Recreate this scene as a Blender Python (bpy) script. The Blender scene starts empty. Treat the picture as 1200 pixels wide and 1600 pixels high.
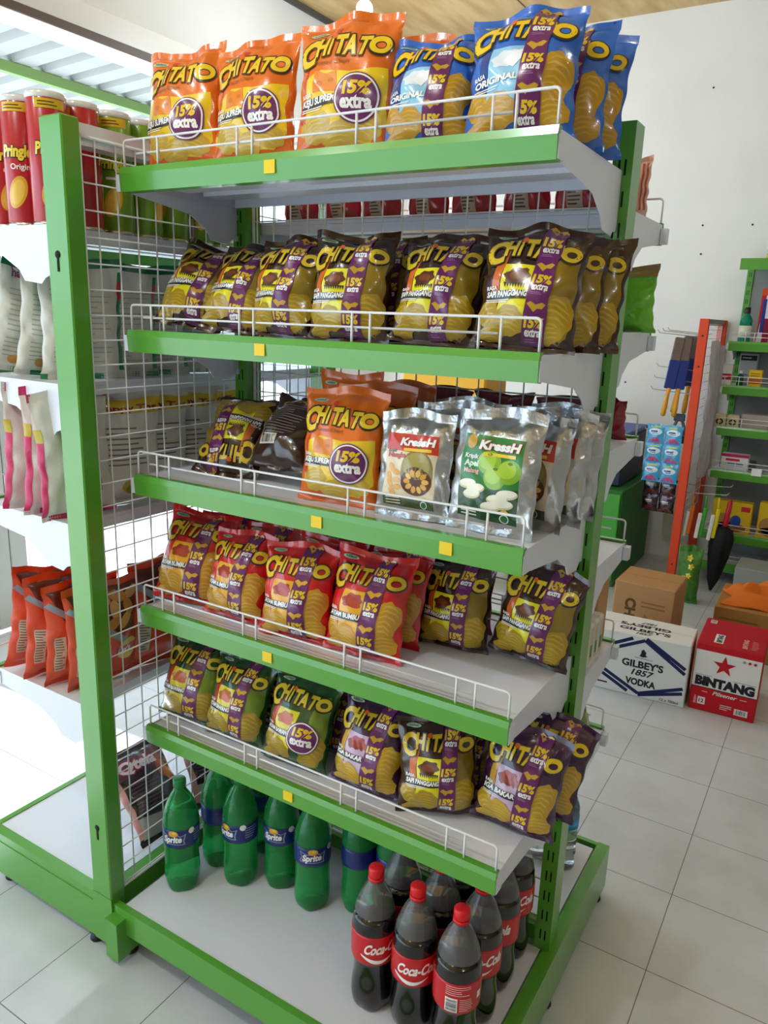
import bpy, math, random
import numpy as np
from mathutils import Matrix, Vector
from mathutils.geometry import tessellate_polygon

# ------------------------------------------------------------------ camera, world, lights
S = bpy.context.scene
COL = S.collection
PI = math.pi

cam_d = bpy.data.cameras.new('camera')
cam = bpy.data.objects.new('camera', cam_d)
COL.objects.link(cam)
cam_d.sensor_fit = 'VERTICAL'
cam_d.sensor_height = 24.0
cam_d.lens = 24.0 * 1190.94 / 1600.0
cam_d.clip_start = 0.02
cam_d.clip_end = 200
_R = Vector((0.85141162, 0.52337624, 0.03428648))
_U = Vector((-0.15875404, 0.19484862, 0.96790039))
_F = Vector((-0.49989539, 0.82952476, -0.24898447))
m = Matrix.Identity(4)
for i in range(3):
    m[i][0] = _R[i]; m[i][1] = _U[i]; m[i][2] = -_F[i]
m.translation = Vector((1.3092, -1.4507, 1.5458))
cam.matrix_world = m
S.camera = cam

S.view_settings.view_transform = 'Standard'
S.view_settings.look = 'None'
S.view_settings.gamma = 1.0
S.view_settings.use_curve_mapping = False
S.view_settings.exposure = 0.32
try:
    S.cycles.use_denoising = True
    S.cycles.max_bounces = 8
    S.cycles.transparent_max_bounces = 8
    S.cycles.sample_clamp_indirect = 4.0
    S.cycles.caustics_refractive = False
    S.cycles.caustics_reflective = False
except Exception:
    pass

world = bpy.data.worlds.new('daylight')
S.world = world
world.use_nodes = True
WB = world.node_tree.nodes['Background']
WB.inputs['Color'].default_value = (0.62, 0.81, 1.0, 1)
WB.inputs['Strength'].default_value = 2.9

def light(name, kind, loc, energy, color=(1, 1, 1), rot=(0, 0, 0), **kw):
    d = bpy.data.lights.new(name, kind)
    d.energy = energy; d.color = color
    for k, v in kw.items(): setattr(d, k, v)
    o = bpy.data.objects.new(name, d); COL.objects.link(o)
    o.location = loc; o.rotation_euler = rot
    return o

sun = light('sun', 'SUN', (-6, 1, 6), 8.0, (.88, .95, 1), (0, math.radians(-52), math.radians(4)), angle=math.radians(1.0))
BULB_W = 22; TUBE_W = 10; SHOP_W = 18   # watts of the hanging bulb, the shopfront tube, each added out-of-view ceiling bulb

# ------------------------------------------------------------------ materials
def lin(h):
    if isinstance(h, str):
        h = h.lstrip('#'); c = [int(h[i:i+2], 16) / 255 for i in (0, 2, 4)]
    else: c = [x / 255 for x in h]
    return tuple(x / 12.92 if x <= .04045 else ((x + .055) / 1.055) ** 2.4 for x in c) + (1,)

_M = {}
def mat(name, col, rough=.5, metal=0, coat=0, spec=.5, emit=0, trans=0, ior=1.45, bump=0, bscale=40, vary=0, vscale=6):
    if name in _M: return _M[name]
    M = bpy.data.materials.new(name); M.use_nodes = True
    nt = M.node_tree; b = nt.nodes['Principled BSDF']
    c = lin(col)
    b.inputs['Base Color'].default_value = c
    b.inputs['Roughness'].default_value = rough
    b.inputs['Metallic'].default_value = metal
    b.inputs['Coat Weight'].default_value = coat
    b.inputs['Coat Roughness'].default_value = .12
    b.inputs['Specular IOR Level'].default_value = spec
    b.inputs['Transmission Weight'].default_value = trans
    b.inputs['IOR'].default_value = ior
    if emit:
        b.inputs['Emission Color'].default_value = c
        b.inputs['Emission Strength'].default_value = emit
    if bump or vary:
        tc = nt.nodes.new('ShaderNodeTexCoord')
        n = nt.nodes.new('ShaderNodeTexNoise'); n.inputs['Scale'].default_value = bscale if bump else vscale
        n.inputs['Detail'].default_value = 3
        nt.links.new(tc.outputs['Object'], n.inputs['Vector'])
        if bump:
            bp = nt.nodes.new('ShaderNodeBump'); bp.inputs['Strength'].default_value = bump; bp.inputs['Distance'].default_value = .01
            nt.links.new(n.outputs['Fac'], bp.inputs['Height']); nt.links.new(bp.outputs['Normal'], b.inputs['Normal'])
        if vary:
            n2 = nt.nodes.new('ShaderNodeTexNoise'); n2.inputs['Scale'].default_value = vscale; n2.inputs['Detail'].default_value = 4
            nt.links.new(tc.outputs['Object'], n2.inputs['Vector'])
            rp = nt.nodes.new('ShaderNodeValToRGB')
            rp.color_ramp.elements[0].position = .3; rp.color_ramp.elements[1].position = .7
            rp.color_ramp.elements[0].color = tuple(x * (1 - vary) for x in c[:3]) + (1,)
            rp.color_ramp.elements[1].color = tuple(min(1, x * (1 + vary)) for x in c[:3]) + (1,)
            nt.links.new(n2.outputs['Fac'], rp.inputs['Fac']); nt.links.new(rp.outputs['Color'], b.inputs['Base Color'])
    _M[name] = M
    return M

def film(name, col): return mat('film_' + name, col, rough=.24, spec=.5, coat=.7, bump=.12, bscale=55)
def ink(col): 
    h = col if isinstance(col, str) else '%02x%02x%02x' % tuple(col)
    return mat('print_' + h.lstrip('#'), h, rough=.28, coat=.6)
def paper(col): return mat('paper_' + col.lstrip('#'), col, rough=.7, spec=.3)

GREEN = mat('green_enamel', '#52982c', rough=.3, coat=.5)
WHITE = mat('white_enamel', '#dcdfe9', rough=.38, coat=.2)
WIRE = mat('white_wire', '#e2e2e2', rough=.4)
GALV = mat('galvanised_frame', '#c3c6c6', rough=.4, metal=.3)
BLACK = mat('black_plastic', '#101010', rough=.5)
HOLE = mat('dark_inside', '#0c120b', rough=.9)
STICK = mat('yellow_sticker', '#e9c80f', rough=.5)

def floor_mat():
    M = bpy.data.materials.new('white_floor_tiles'); M.use_nodes = True
    nt = M.node_tree; b = nt.nodes['Principled BSDF']; N = nt.nodes.new; L = nt.links.new
    tc = N('ShaderNodeTexCoord'); mp = N('ShaderNodeMapping')
    p = .3065
    mp.inputs['Location'].default_value = (-(1.098 % p), -(.2335 % p), 0)
    L(tc.outputs['Object'], mp.inputs['Vector'])
    br = N('ShaderNodeTexBrick')
    br.offset = 0; br.squash = 1
    br.inputs['Scale'].default_value = 1
    br.inputs['Brick Width'].default_value = p; br.inputs['Row Height'].default_value = p
    br.inputs['Mortar Size'].default_value = 0.0013; br.inputs['Mortar Smooth'].default_value = .2
    br.inputs['Color1'].default_value = lin('#c9ccd0'); br.inputs['Color2'].default_value = lin('#cdd0d4')
    br.inputs['Mortar'].default_value = lin('#6a665e')
    L(mp.outputs['Vector'], br.inputs['Vector'])
    ns = N('ShaderNodeTexNoise'); ns.inputs['Scale'].default_value = 5; ns.inputs['Detail'].default_value = 5
    L(tc.outputs['Object'], ns.inputs['Vector'])
    rp = N('ShaderNodeValToRGB'); rp.color_ramp.elements[0].color = (.88, .88, .87, 1); rp.color_ramp.elements[1].color = (1, 1, 1, 1)
    rp.color_ramp.elements[0].position = .35; rp.color_ramp.elements[1].position = .6
    L(ns.outputs['Fac'], rp.inputs['Fac'])
    mx = N('ShaderNodeMix'); mx.data_type = 'RGBA'; mx.blend_type = 'MULTIPLY'; mx.inputs[0].default_value = 1
    L(br.outputs['Color'], mx.inputs[6]); L(rp.outputs['Color'], mx.inputs[7]); L(mx.outputs[2], b.inputs['Base Color'])
    b.inputs['Roughness'].default_value = .3
    bp = N('ShaderNodeBump'); bp.inputs['Strength'].default_value = .25; bp.inputs['Distance'].default_value = .002; bp.invert = True
    L(br.outputs['Fac'], bp.inputs['Height']); L(bp.outputs['Normal'], b.inputs['Normal'])
    return M

def plywood_mat():
    M = bpy.data.materials.new('tan_plywood'); M.use_nodes = True
    nt = M.node_tree; b = nt.nodes['Principled BSDF']; N = nt.nodes.new; L = nt.links.new
    tc = N('ShaderNodeTexCoord'); mp = N('ShaderNodeMapping'); mp.inputs['Scale'].default_value = (3, .6, 1)
    L(tc.outputs['Object'], mp.inputs['Vector'])
    ns = N('ShaderNodeTexNoise'); ns.inputs['Scale'].default_value = 4; ns.inputs['Detail'].default_value = 6
    L(mp.outputs['Vector'], ns.inputs['Vector'])
    rp = N('ShaderNodeValToRGB'); rp.color_ramp.elements[0].color = lin('#c09a62'); rp.color_ramp.elements[1].color = lin('#dcbb84')
    rp.color_ramp.elements[0].position = .35; rp.color_ramp.elements[1].position = .65
    L(ns.outputs['Fac'], rp.inputs['Fac']); L(rp.outputs['Color'], b.inputs['Base Color'])
    b.inputs['Roughness'].default_value = .55
    return M

def plain_wall(name, col):
    return mat(name, col, rough=.75, vary=.03, vscale=2.5, bump=.03, bscale=30)

# ------------------------------------------------------------------ mesh building
class MB:
    def __init__(s): s.v = []; s.f = []; s.mi = []; s.sm = []; s.mats = []
    def mid(s, m):
        if m not in s.mats: s.mats.append(m)
        return s.mats.index(m)
    def add(s, vs, fs, m, smooth=False):
        o = len(s.v); k = s.mid(m)
        s.v.extend([tuple(map(float, v)) for v in vs])
        for f in fs:
            s.f.append(tuple(int(i) + o for i in f)); s.mi.append(k); s.sm.append(smooth)
        return s
    def box(s, x0, x1, y0, y1, z0, z1, m):
        return s.add([(x0,y0,z0),(x1,y0,z0),(x1,y1,z0),(x0,y1,z0),(x0,y0,z1),(x1,y0,z1),(x1,y1,z1),(x0,y1,z1)],
                     [(0,3,2,1),(4,5,6,7),(0,1,5,4),(1,2,6,5),(2,3,7,6),(3,0,4,7)], m)
    def bbox(s, x0, x1, y0, y1, z0, z1, m, r=.004):
        # box with chamfered edges
        xs, ys, zs = (x0,x1),(y0,y1),(z0,z1)
        vs = []; idx = {}
        for i in (0,1):
            for j in (0,1):
                for k in (0,1):
                    sx = r if i == 0 else -r; sy = r if j == 0 else -r; sz = r if k == 0 else -r
                    P = (xs[i], ys[j], zs[k])
                    idx[i,j,k,0] = len(vs); vs.append((P[0], P[1]+sy, P[2]+sz))
                    idx[i,j,k,1] = len(vs); vs.append((P[0]+sx, P[1], P[2]+sz))
                    idx[i,j,k,2] = len(vs); vs.append((P[0]+sx, P[1]+sy, P[2]))
        fs = []
        I = idx
        for i in (0,1): fs.append([I[i,0,0,0],I[i,1,0,0],I[i,1,1,0],I[i,0,1,0]])
        for j in (0,1): fs.append([I[0,j,0,1],I[1,j,0,1],I[1,j,1,1],I[0,j,1,1]])
        for k in (0,1): fs.append([I[0,0,k,2],I[1,0,k,2],I[1,1,k,2],I[0,1,k,2]])
        for j in (0,1):
            for k in (0,1): fs.append([I[0,j,k,1],I[1,j,k,1],I[1,j,k,2],I[0,j,k,2]])
        for i in (0,1):
            for k in (0,1): fs.append([I[i,0,k,0],I[i,1,k,0],I[i,1,k,2],I[i,0,k,2]])
        for i in (0,1):
            for j in (0,1): fs.append([I[i,j,0,0],I[i,j,1,0],I[i,j,1,1],I[i,j,0,1]])
        for i in (0,1):
            for j in (0,1):
                for k in (0,1): fs.append([I[i,j,k,0],I[i,j,k,1],I[i,j,k,2]])
        c = np.array([(x0+x1)/2,(y0+y1)/2,(z0+z1)/2]); V = np.array(vs); out = []
        for f in fs:
            n = np.cross(V[f[1]]-V[f[0]], V[f[2]]-V[f[0]])
            out.append(f if n @ (V[f].mean(0) - c) > 0 else f[::-1])
        return s.add(vs, out, m)
    def tube(s, pts, r, m, n=8, cap=True):
        P = [Vector(p) for p in pts]; rings = []; vs = []
        t0 = (P[1]-P[0]).normalized()
        a = t0.orthogonal().normalized()
        for i, p in enumerate(P):
            if i == 0: t = (P[1]-P[0]).normalized()
            elif i == len(P)-1: t = (P[-1]-P[-2]).normalized()
            else: t = ((P[i]-P[i-1]).normalized() + (P[i+1]-P[i]).normalized()).normalized()
            a = (a - t*a.dot(t)).normalized(); b = t.cross(a)
            rr = r[i] if isinstance(r, (list, tuple)) else r
            for k in range(n):
                an = 2*PI*k/n; q = p + (a*math.cos(an) + b*math.sin(an))*rr; vs.append(tuple(q))
        fs = []
        for i in range(len(P)-1):
            for k in range(n):
                fs.append((i*n+k, i*n+(k+1)%n, (i+1)*n+(k+1)%n, (i+1)*n+k))
        if cap: fs.append(tuple(range(n))[::-1]); fs.append(tuple((len(P)-1)*n+k for k in range(n)))
        return s.add(vs, fs, m, True)
    def lathe(s, prof, m, c=(0,0,0), n=28, ripple=None):
        vs = []; fs = []
        for i, (r, z) in enumerate(prof):
            for k in range(n):
                an = 2*PI*k/n
                rr = r * (ripple(an, z) if ripple else 1)
                vs.append((c[0]+rr*math.cos(an), c[1]+rr*math.sin(an), c[2]+z))
        for i in range(len(prof)-1):
            for k in range(n): fs.append((i*n+k, i*n+(k+1)%n, (i+1)*n+(k+1)%n, (i+1)*n+k))
        if prof[0][0] > 1e-5: fs.append(tuple(range(n))[::-1])
        if prof[-1][0] > 1e-5: fs.append(tuple((len(prof)-1)*n+k for k in range(n)))
        return s.add(vs, fs, m, True)
    def prism(s, poly, axis, a, b, m):
        # poly in the two remaining axes (in order), extruded along axis a..b
        def mk(p, t):
            if axis == 0: return (t, p[0], p[1])
            if axis == 1: return (p[0], t, p[1])
            return (p[0], p[1], t)
        n = len(poly); ar = sum(poly[i][0]*poly[(i+1)%n][1]-poly[(i+1)%n][0]*poly[i][1] for i in range(n))
        if (ar < 0) != (axis == 1): poly = poly[::-1]
        vs = [mk(p, a) for p in poly] + [mk(p, b) for p in poly]
        fs = [(i, (i+1)%n, n+(i+1)%n, n+i) for i in range(n)]
        tr = tessellate_polygon([[Vector((p[0], p[1], 0)) for p in poly]])
        for t in tr:
            A, B, Cc = (Vector((*poly[i], 0)) for i in t)
            if ((B-A).cross(Cc-A).z < 0): t = t[::-1]
            if axis == 1: t = t[::-1]
            fs.append(tuple(t[::-1])); fs.append(tuple(i+n for i in t))
        return s.add(vs, fs, m)
    def quad(s, a, b, c, d, m): return s.add([a,b,c,d], [(0,1,2,3)], m)
    def mesh(s, name):
        me = bpy.data.meshes.new(name)
        me.from_pydata(s.v, [], s.f)
        for m in s.mats: me.materials.append(m)
        me.polygons.foreach_set('material_index', s.mi)
        me.polygons.foreach_set('use_smooth', s.sm)
        me.update()
        return me
    def build(s, name, parent=None, loc=(0,0,0), rot=(0,0,0)):
        o = bpy.data.objects.new(name, s.mesh(name)); COL.objects.link(o)
        o.location = loc; o.rotation_euler = rot
        if parent: o.parent = parent
        return o

def tag(o, label=None, cat=None, group=None, kind=None):
    if label: o['label'] = label
    if cat: o['category'] = cat
    if group: o['group'] = group
    if kind: o['kind'] = kind
    return o
def struct(o): o['kind'] = 'structure'; return o
def empty(name, loc=(0,0,0), rot=(0,0,0)):
    o = bpy.data.objects.new(name, None); COL.objects.link(o)
    o.empty_display_size = .05; o.location = loc; o.rotation_euler = rot
    return o
def copy_thing(src, loc, rot, scale=None, label=None, group=None):
    c = src.copy(); COL.objects.link(c)
    c.location = loc; c.rotation_euler = rot
    if scale: c.scale = scale
    if label: c['label'] = label
    if group: c['group'] = group
    for ch in list(src.children):
        d = ch.copy(); COL.objects.link(d); d.parent = c
        for g in list(ch.children):
            e = g.copy(); COL.objects.link(e); e.parent = d
    return c

# ------------------------------------------------------------------ flat printing, mapped onto a surface
_T = {}
def text_tris(body, bold=0.0):
    k = (body, bold)
    if k in _T: return _T[k]
    cu = bpy.data.curves.new('lettering', 'FONT')
    cu.body = body; cu.size = 1; cu.resolution_u = 3; cu.offset = bold; cu.align_x = 'LEFT'
    o = bpy.data.objects.new('lettering', cu); COL.objects.link(o)
    dg = bpy.context.evaluated_depsgraph_get(); dg.update()
    me = bpy.data.meshes.new_from_object(o.evaluated_get(dg))
    me.calc_loop_triangles()
    V = np.array([v.co[:2] for v in me.vertices]) if len(me.vertices) else np.zeros((0,2))
    T = np.array([t.vertices[:] for t in me.loop_triangles], dtype=int).reshape(-1,3)
    tr = V[T] if len(T) else np.zeros((0,3,2))
    bpy.data.objects.remove(o); bpy.data.curves.remove(cu); bpy.data.meshes.remove(me)
    _T[k] = tr
    return tr

class Print:
    """A flat drawing: coloured triangles in 2D, later mapped onto a bag, a can or a box."""
    def __init__(s): s.items = []
    def tris(s, T, m, layer): s.items.append((np.asarray(T, float), m, layer)); return s
    def poly(s, pts, m, layer):
        tr = tessellate_polygon([[Vector((p[0], p[1], 0)) for p in pts]])
        P = np.array(pts, float)
        return s.tris(P[np.array([list(t) for t in tr])], m, layer)
    def rect(s, x0, x1, y0, y1, m, layer): return s.poly([(x0,y0),(x1,y0),(x1,y1),(x0,y1)], m, layer)
    def ell(s, cx, cy, rx, ry, m, layer, n=24, rot=0, wob=0, k=7):
        pts = []
        for i in range(n):
            a = 2*PI*i/n; q = 1 + wob*math.sin(k*a + cx*9)
            x, y = rx*q*math.cos(a), ry*q*math.sin(a)
            pts.append((cx + x*math.cos(rot)-y*math.sin(rot), cy + x*math.sin(rot)+y*math.cos(rot)))
        return s.poly(pts, m, layer)
    def chip(s, cx, cy, rx, ry, m, m2, layer, rot=0, k=5):
        ph = cx*17 + cy*11; co, si = math.cos(rot), math.sin(rot)
        def edge(t):                       # wavy outline radius factor
            return 1 + .07*math.sin(3*t+ph) + .045*math.sin(8*t+2*ph)
        def tr(x, y): return (cx + x*co - y*si, cy + x*si + y*co)
        pts = []
        for i in range(36):
            t = 2*PI*i/36; q = edge(t); pts.append(tr(rx*q*math.cos(t), ry*q*math.sin(t)))
        s.poly(pts, m, layer)
        for i in range(k):
            t = -0.74 + 1.40*(i+.5)/k
            w = math.sqrt(max(0, 1-t*t))*(.72 + .14*math.sin(5*i+ph)); x0 = .10*math.sin(3*i+ph)
            h = .42*1.40/k*ry; up = []; dn = []
            for q in range(9):
                u = -1+2*q/8; y = t*ry + .16*ry*(1-u*u) + .02*ry*math.sin(7*u+i)
                up.append(tr((x0*.3+u*w)*rx, y + h*(1-u*u)**.5)); dn.append(tr((x0*.3+u*w)*rx, y))
            s.poly(dn + up[::-1][1:-1], m2, layer+1)
        return s
    def text(s, body, x, y, h, m, layer, bold=.02, shear=0, sx=1, rot=0, center=False, width=None, outline=None, ob=.07):
        """h = capital height."""
        T = text_tris(body, bold)
        if not len(T): return s
        sc = h / .70
        T = T.copy()
        w = T[...,0].max() - T[...,0].min()
        if width: sx = width / (w*sc)
        x0 = T[...,0].min(); 
        def tf(T):
            A = T.copy(); A[...,0] = (A[...,0]-x0)*sc*sx + A[...,1]*sc*shear; A[...,1] *= sc
            if center: A[...,0] -= w*sc*sx/2
            c, q = math.cos(rot), math.sin(rot)
            B = np.empty_like(A); B[...,0] = x + A[...,0]*c - A[...,1]*q; B[...,1] = y + A[...,0]*q + A[...,1]*c
            return B
        if outline: s.tris(tf(text_tris(body, bold+ob)), outline, layer); layer += 1
        return s.tris(tf(T), m, layer)
    def star(s, cx, cy, r, m, layer, k=5, q=.4):
        return s.poly([(cx + (r if i%2 == 0 else r*q)*math.sin(PI*i/k), cy + (r if i%2 == 0 else r*q)*math.cos(PI*i/k)) for i in range(2*k)], m, layer)
    def bars(s, x0, x1, y0, y1, m, layer, n=12, seed=3, vert=True):
        rn = random.Random(seed); t = 0; 
        while t < 1:
            w = rn.choice([.02,.03,.05]); 
            if vert: s.rect(x0+(x1-x0)*t, x0+(x1-x0)*min(1,t+w), y0, y1, m, layer)
            else: s.rect(x0, x1, y0+(y1-y0)*t, y0+(y1-y0)*min(1,t+w), m, layer)
            t += w + rn.choice([.03,.04,.06])
        return s
    def lines(s, x0, x1, y0, y1, n, m, layer, seed=1, th=.35):
        rn = random.Random(seed)
        for i in range(n):
            y = y1 - (y1-y0)*(i+.5)/n; h = (y1-y0)/n*th
            s.rect(x0, x0+(x1-x0)*rn.uniform(.6,1), y-h/2, y+h/2, m, layer)
        return s
    def onto(s, mb, fmap, scale=1.0, maxlen=.007, step=.00035):
        for T, m, layer in s.items:
            T = T*scale
            for _ in range(14):
                e = np.stack([np.linalg.norm(T[:,(i+1)%3]-T[:,i], axis=1) for i in range(3)], 1)
                big = e.max(1) > maxlen
                if not big.any(): break
                keep = T[~big]; B = T[big]; k = e[big].argmax(1); r = np.arange(len(B))
                a, b, c = B[r,k], B[r,(k+1)%3], B[r,(k+2)%3]; mm = (a+b)/2
                T = np.concatenate([keep, np.stack([a,mm,c],1), np.stack([mm,b,c],1)])
            ar = (T[:,1,0]-T[:,0,0])*(T[:,2,1]-T[:,0,1])-(T[:,2,0]-T[:,0,0])*(T[:,1,1]-T[:,0,1])
            T[ar < 0] = T[ar < 0][:, ::-1]
            T = T[np.abs(ar) > 1e-12]
            if not len(T): continue
            P = T.reshape(-1,2)
            uq, inv = np.unique(np.round(P, 6), axis=0, return_inverse=True)
            inv = np.asarray(inv).reshape(-1)
            V = fmap(uq, step*(layer+1))
            mb.add(V.tolist(), inv.reshape(-1,3).tolist(), m, True)
        return mb

def plane_map(o, ex, ey, en):
    o, ex, ey, en = map(np.array, (o, ex, ey, en))
    return lambda P, off: o + P[:,:1]*ex + P[:,1:2]*ey + en*off
def cyl_map(prof_r, c, a0):
    """x = arc length, y = height; a0 = the angle of x = 0 (anticlockwise seen from above runs to +x)."""
    def f(P, off):
        r = np.interp(P[:,1], [p[1] for p in prof_r], [p[0] for p in prof_r]); a = a0 + P[:,0]/r
        return np.stack([c[0]+(r+off)*np.cos(a), c[1]+(r+off)*np.sin(a), c[2]+P[:,1]], 1)
    return f

# ------------------------------------------------------------------ pillow bags
class Bag:
    """A filled foil pillow bag, standing at the origin; x wide, z high, its front at -y."""
    def __init__(s, W, H, T, seed, seal_b=.05, seal_t=.075, crumple=1.0, lower=.85, shrink=.10):
        s.W, s.H, s.T = W, H, T; s.sb, s.st = seal_b, seal_t; s.cr = crumple; s.low = lower; s.shrink = shrink
        rn = np.random.RandomState(seed)
        s.ph = rn.uniform(0, 6.28, 24); s.am = rn.uniform(.5, 1, 24); s.fr = rn.uniform(.8, 1.25, 24)
    def point(s, u, v, side):
        vv = np.clip((v - s.sb)/(1 - s.sb - s.st), 0, 1)**s.low
        prof = np.sin(PI*np.clip(vv, 0, 1))
        prof = np.maximum(prof, 0)**.55
        au = np.clip(np.abs(u), 0, 1)
        th = s.T/2*prof*(1 - au**2.3)**.7
        hw = s.W/2*(1 - s.shrink*prof)
        ph, am, fr = s.ph, s.am, s.fr
        k = 0 if side < 0 else 6
        # folds that fan out of the seals
        dt = np.clip(1 - s.st - v, 0, 1); db = np.clip(v - s.sb, 0, 1)
        fold = np.exp(-dt/.13)*np.minimum(1, dt/.03)*(am[k]*np.sin(9*fr[k]*u+ph[k]) + .7*am[k+1]*np.sin(17*fr[k+1]*u+ph[k+1]))
        fold = fold + np.exp(-db/.10)*np.minimum(1, db/.03)*(am[k+2]*np.sin(8*fr[k+2]*u+ph[k+2]) + .7*am[k+3]*np.sin(15*fr[k+3]*u+ph[k+3]))
        edge = np.clip((1-au)/.12, 0, 1)
        dent = prof*edge*(am[k+4]*np.sin(3.1*fr[k]*u + 7*fr[k+4]*v + ph[k+4]) + am[k+5]*np.sin(-4.3*u + 11*fr[k+5]*v + ph[k+5]) + .5*np.sin(9*u*fr[k+1] + 19*v + ph[k+3]))
        crease = prof*np.exp(-((au-.86)/.09)**2)*np.sin(34*fr[k+2]*v + ph[k+1])
        y = side*(th + s.cr*(.0036*fold*edge + .0021*dent + .0016*crease))
        # the seals and the whole sheet wave a little
        wav = (1-prof)*(.0045*np.sin(4.2*fr[20]*u + ph[20] + 3*v) + .0025*np.sin(9*fr[21]*u + ph[21]))
        wav = wav*np.where(v > .5, 1.0, .6)*s.cr
        x = hw*u + s.cr*.0015*np.sin(21*fr[22]*v + ph[22])*au*prof*np.sign(u)
        z = v*s.H + s.cr*np.where(v > .8, (v-.8)/.2*.005*np.sin(3.1*fr[23]*u + ph[23]), 0)
        return np.stack([x, y + wav, z], 1)
    def front(s, P, off, side=-1):
        """P in metres: x across from the left edge, y up; returns points on the front, raised by off."""
        u = np.clip(P[:,0]/s.W*2 - 1, -1, 1)
        if side > 0: u = -u
        v = np.clip(P[:,1]/s.H, 0, 1)
        A = s.point(u, v, side); e = 1e-3
        du = s.point(np.clip(u+e,-1,1), v, side) - s.point(np.clip(u-e,-1,1), v, side)
        dv = s.point(u, np.clip(v+e,0,1), side) - s.point(u, np.clip(v-e,0,1), side)
        n = np.cross(du, dv)*(-side)
        n /= np.linalg.norm(n, axis=1, keepdims=True) + 1e-12
        return A + n*(off + .00012)
    def back(s, P, off): return s.front(P, off, 1)
    def body(s, mb, m, nu=34, nv=44, mback=None):
        us = np.sin(np.linspace(-1, 1, nu+1)*PI/2)*.55 + np.linspace(-1, 1, nu+1)*.45
        vs = np.linspace(0, 1, nv+1)
        U, V = np.meshgrid(us, vs)
        for side in (-1, 1):
            P = s.point(U.ravel(), V.ravel(), side); n = nu+1; fs = []
            for j in range(nv):
                for i in range(nu):
                    a = j*n+i; q = (a, a+1, a+n+1, a+n)
                    fs.append(q if side < 0 else q[::-1])
            mb.add(P.tolist(), fs, m if side < 0 or not mback else mback, True)
        return mb

# ------------------------------------------------------------------ the setting
CEIL = 3.405; XW = -2.0; YW = 3.9
fl = MB(); fl.box(XW, 8.0, -9.0, YW, -.05, 0, floor_mat()); struct(fl.build('floor'))
gd = MB(); gd.box(-14, XW, -11, 12, -.07, -.015, mat('pale_concrete', '#d9d8d3', rough=.8, vary=.05)); struct(gd.build('ground'))
WALLM = plain_wall('white_plaster', '#ebe9e5')
wl = MB(); wl.box(XW-.12, 8.0, YW, YW+.12, 0, CEIL, WALLM)
nail = mat('nail_hole', '#3a3632', rough=.9)
wb = struct(wl.build('wall_back'))
nb = MB()
for x, z in ((.298,2.946), (.338,2.163), (.624,2.159), (.349,1.992), (-.03,1.165)):
    nb.lathe([(0.0,0),(.006,.001),(.006,.003),(0,.0035)], nail, n=10)
    k = 4*10
    for i in range(len(nb.v)-k, len(nb.v)):
        a = nb.v[i]; nb.v[i] = (x + a[0], YW - a[2], z + a[1])
nb.build('nail_hole', wb)
wr = MB(); wr.box(8.0, 8.12, -9.12, YW+.12, 0, CEIL, WALLM); struct(wr.build('wall_right'))
wf = MB(); wf.box(XW-.12, 8.0, -9.12, -9.0, 0, CEIL, WALLM); struct(wf.build('wall_front'))
ce = MB(); ce.box(XW, 8.12, -9.0, YW+.12, CEIL, CEIL+.04, plywood_mat()); cei = struct(ce.build('ceiling'))
jt = mat('plywood_joint', '#6a5233', rough=.8)
jb = MB()
for x in (-.78, .44, 1.66): jb.box(x, x+.006, -9.0, YW, CEIL-.003, CEIL-.0002, jt)
for y in (2.7, .26, -2.2): jb.box(XW, 8, y, y+.006, CEIL-.003, CEIL-.0002, jt)
jb.build('joint', cei)
# the open shop front on the left: header wall, beam, folding door, awning outside
PAINT = plain_wall('white_paint', '#dedfdc')
hd = MB(); hd.box(XW-.12, XW, -9.0, YW, 2.90, CEIL, PAINT); struct(hd.build('wall_left'))
bm = MB(); bm.bbox(XW-.14, XW+.012, -9.0, YW, 2.735, 2.90, mat('white_gloss_paint', '#e6e6e2', rough=.35), .006); struct(bm.build('trim_1'))
jn = MB(); jn.box(XW-.01, XW+.02, -9.0, YW, CEIL-.035, CEIL-.002, mat('grey_cornice', '#55524c', rough=.7)); struct(jn.build('trim_2'))
dr = MB(); DG = mat('grey_steel_door', '#c4c7c6', rough=.5)
dgap = mat('door_seam', '#6f7371', rough=.8)
for k in range(6):
    y1 = .695 - k*.088
    dr.bbox(XW-.045, XW-.015, y1-.084, y1, .01, 2.735, DG, .005)
    dr.box(XW-.040, XW-.022, y1-.089, y1-.083, .012, 2.73, dgap)
struct(dr.build('door_1'))
wl2 = MB(); wl2.box(XW-.12, XW, 3.25, YW, 0, 2.735, PAINT); struct(wl2.build('wall_pier'))
cl = MB(); cl.bbox(-3.95, -3.80, 2.28, 2.43, -.02, 2.66, PAINT, .008); struct(cl.build('trim_3'))
# awning: corrugated white sheets on green purlins
AW = mat('white_roof_sheet', '#b9bbba', rough=.6)
aw = MB(); vs = []; fs = []; n = 0
y = -3.0; prof = []
while y < 6.0:
    prof += [(y, 0), (y+.11, 0), (y+.13, .04), (y+.17, .04)]; y += .19
for yy, dz in prof:
    vs += [(-4.05, yy, 2.737+dz), (XW-.13, yy, 2.83+dz)]
fs = [(2*i, 2*i+1, 2*i+3, 2*i+2) for i in range(len(prof)-1)]
aw.add(vs, fs, AW); awo = struct(aw.build('awning_roof'))
pg = mat('pale_green_steel', '#8fb06a', rough=.5)
for x, dz in ((-2.13,0), (-2.83,0), (-3.45,0), (-4.0,0)):
    p = MB(); zt = 2.83 - (XW-.13-x)*.13/2.87 - .004
    p.box(x-.022, x+.022, -3, 6, zt-.055, zt, pg); struct(p.build('purlin'))
ht = MB(); ht.box(-11.2, -11.0, -9, 11, -.02, 1.6, mat('pale_outside_wall', '#d8d4c8', rough=.8)); struct(ht.build('wall_outside'))

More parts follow.
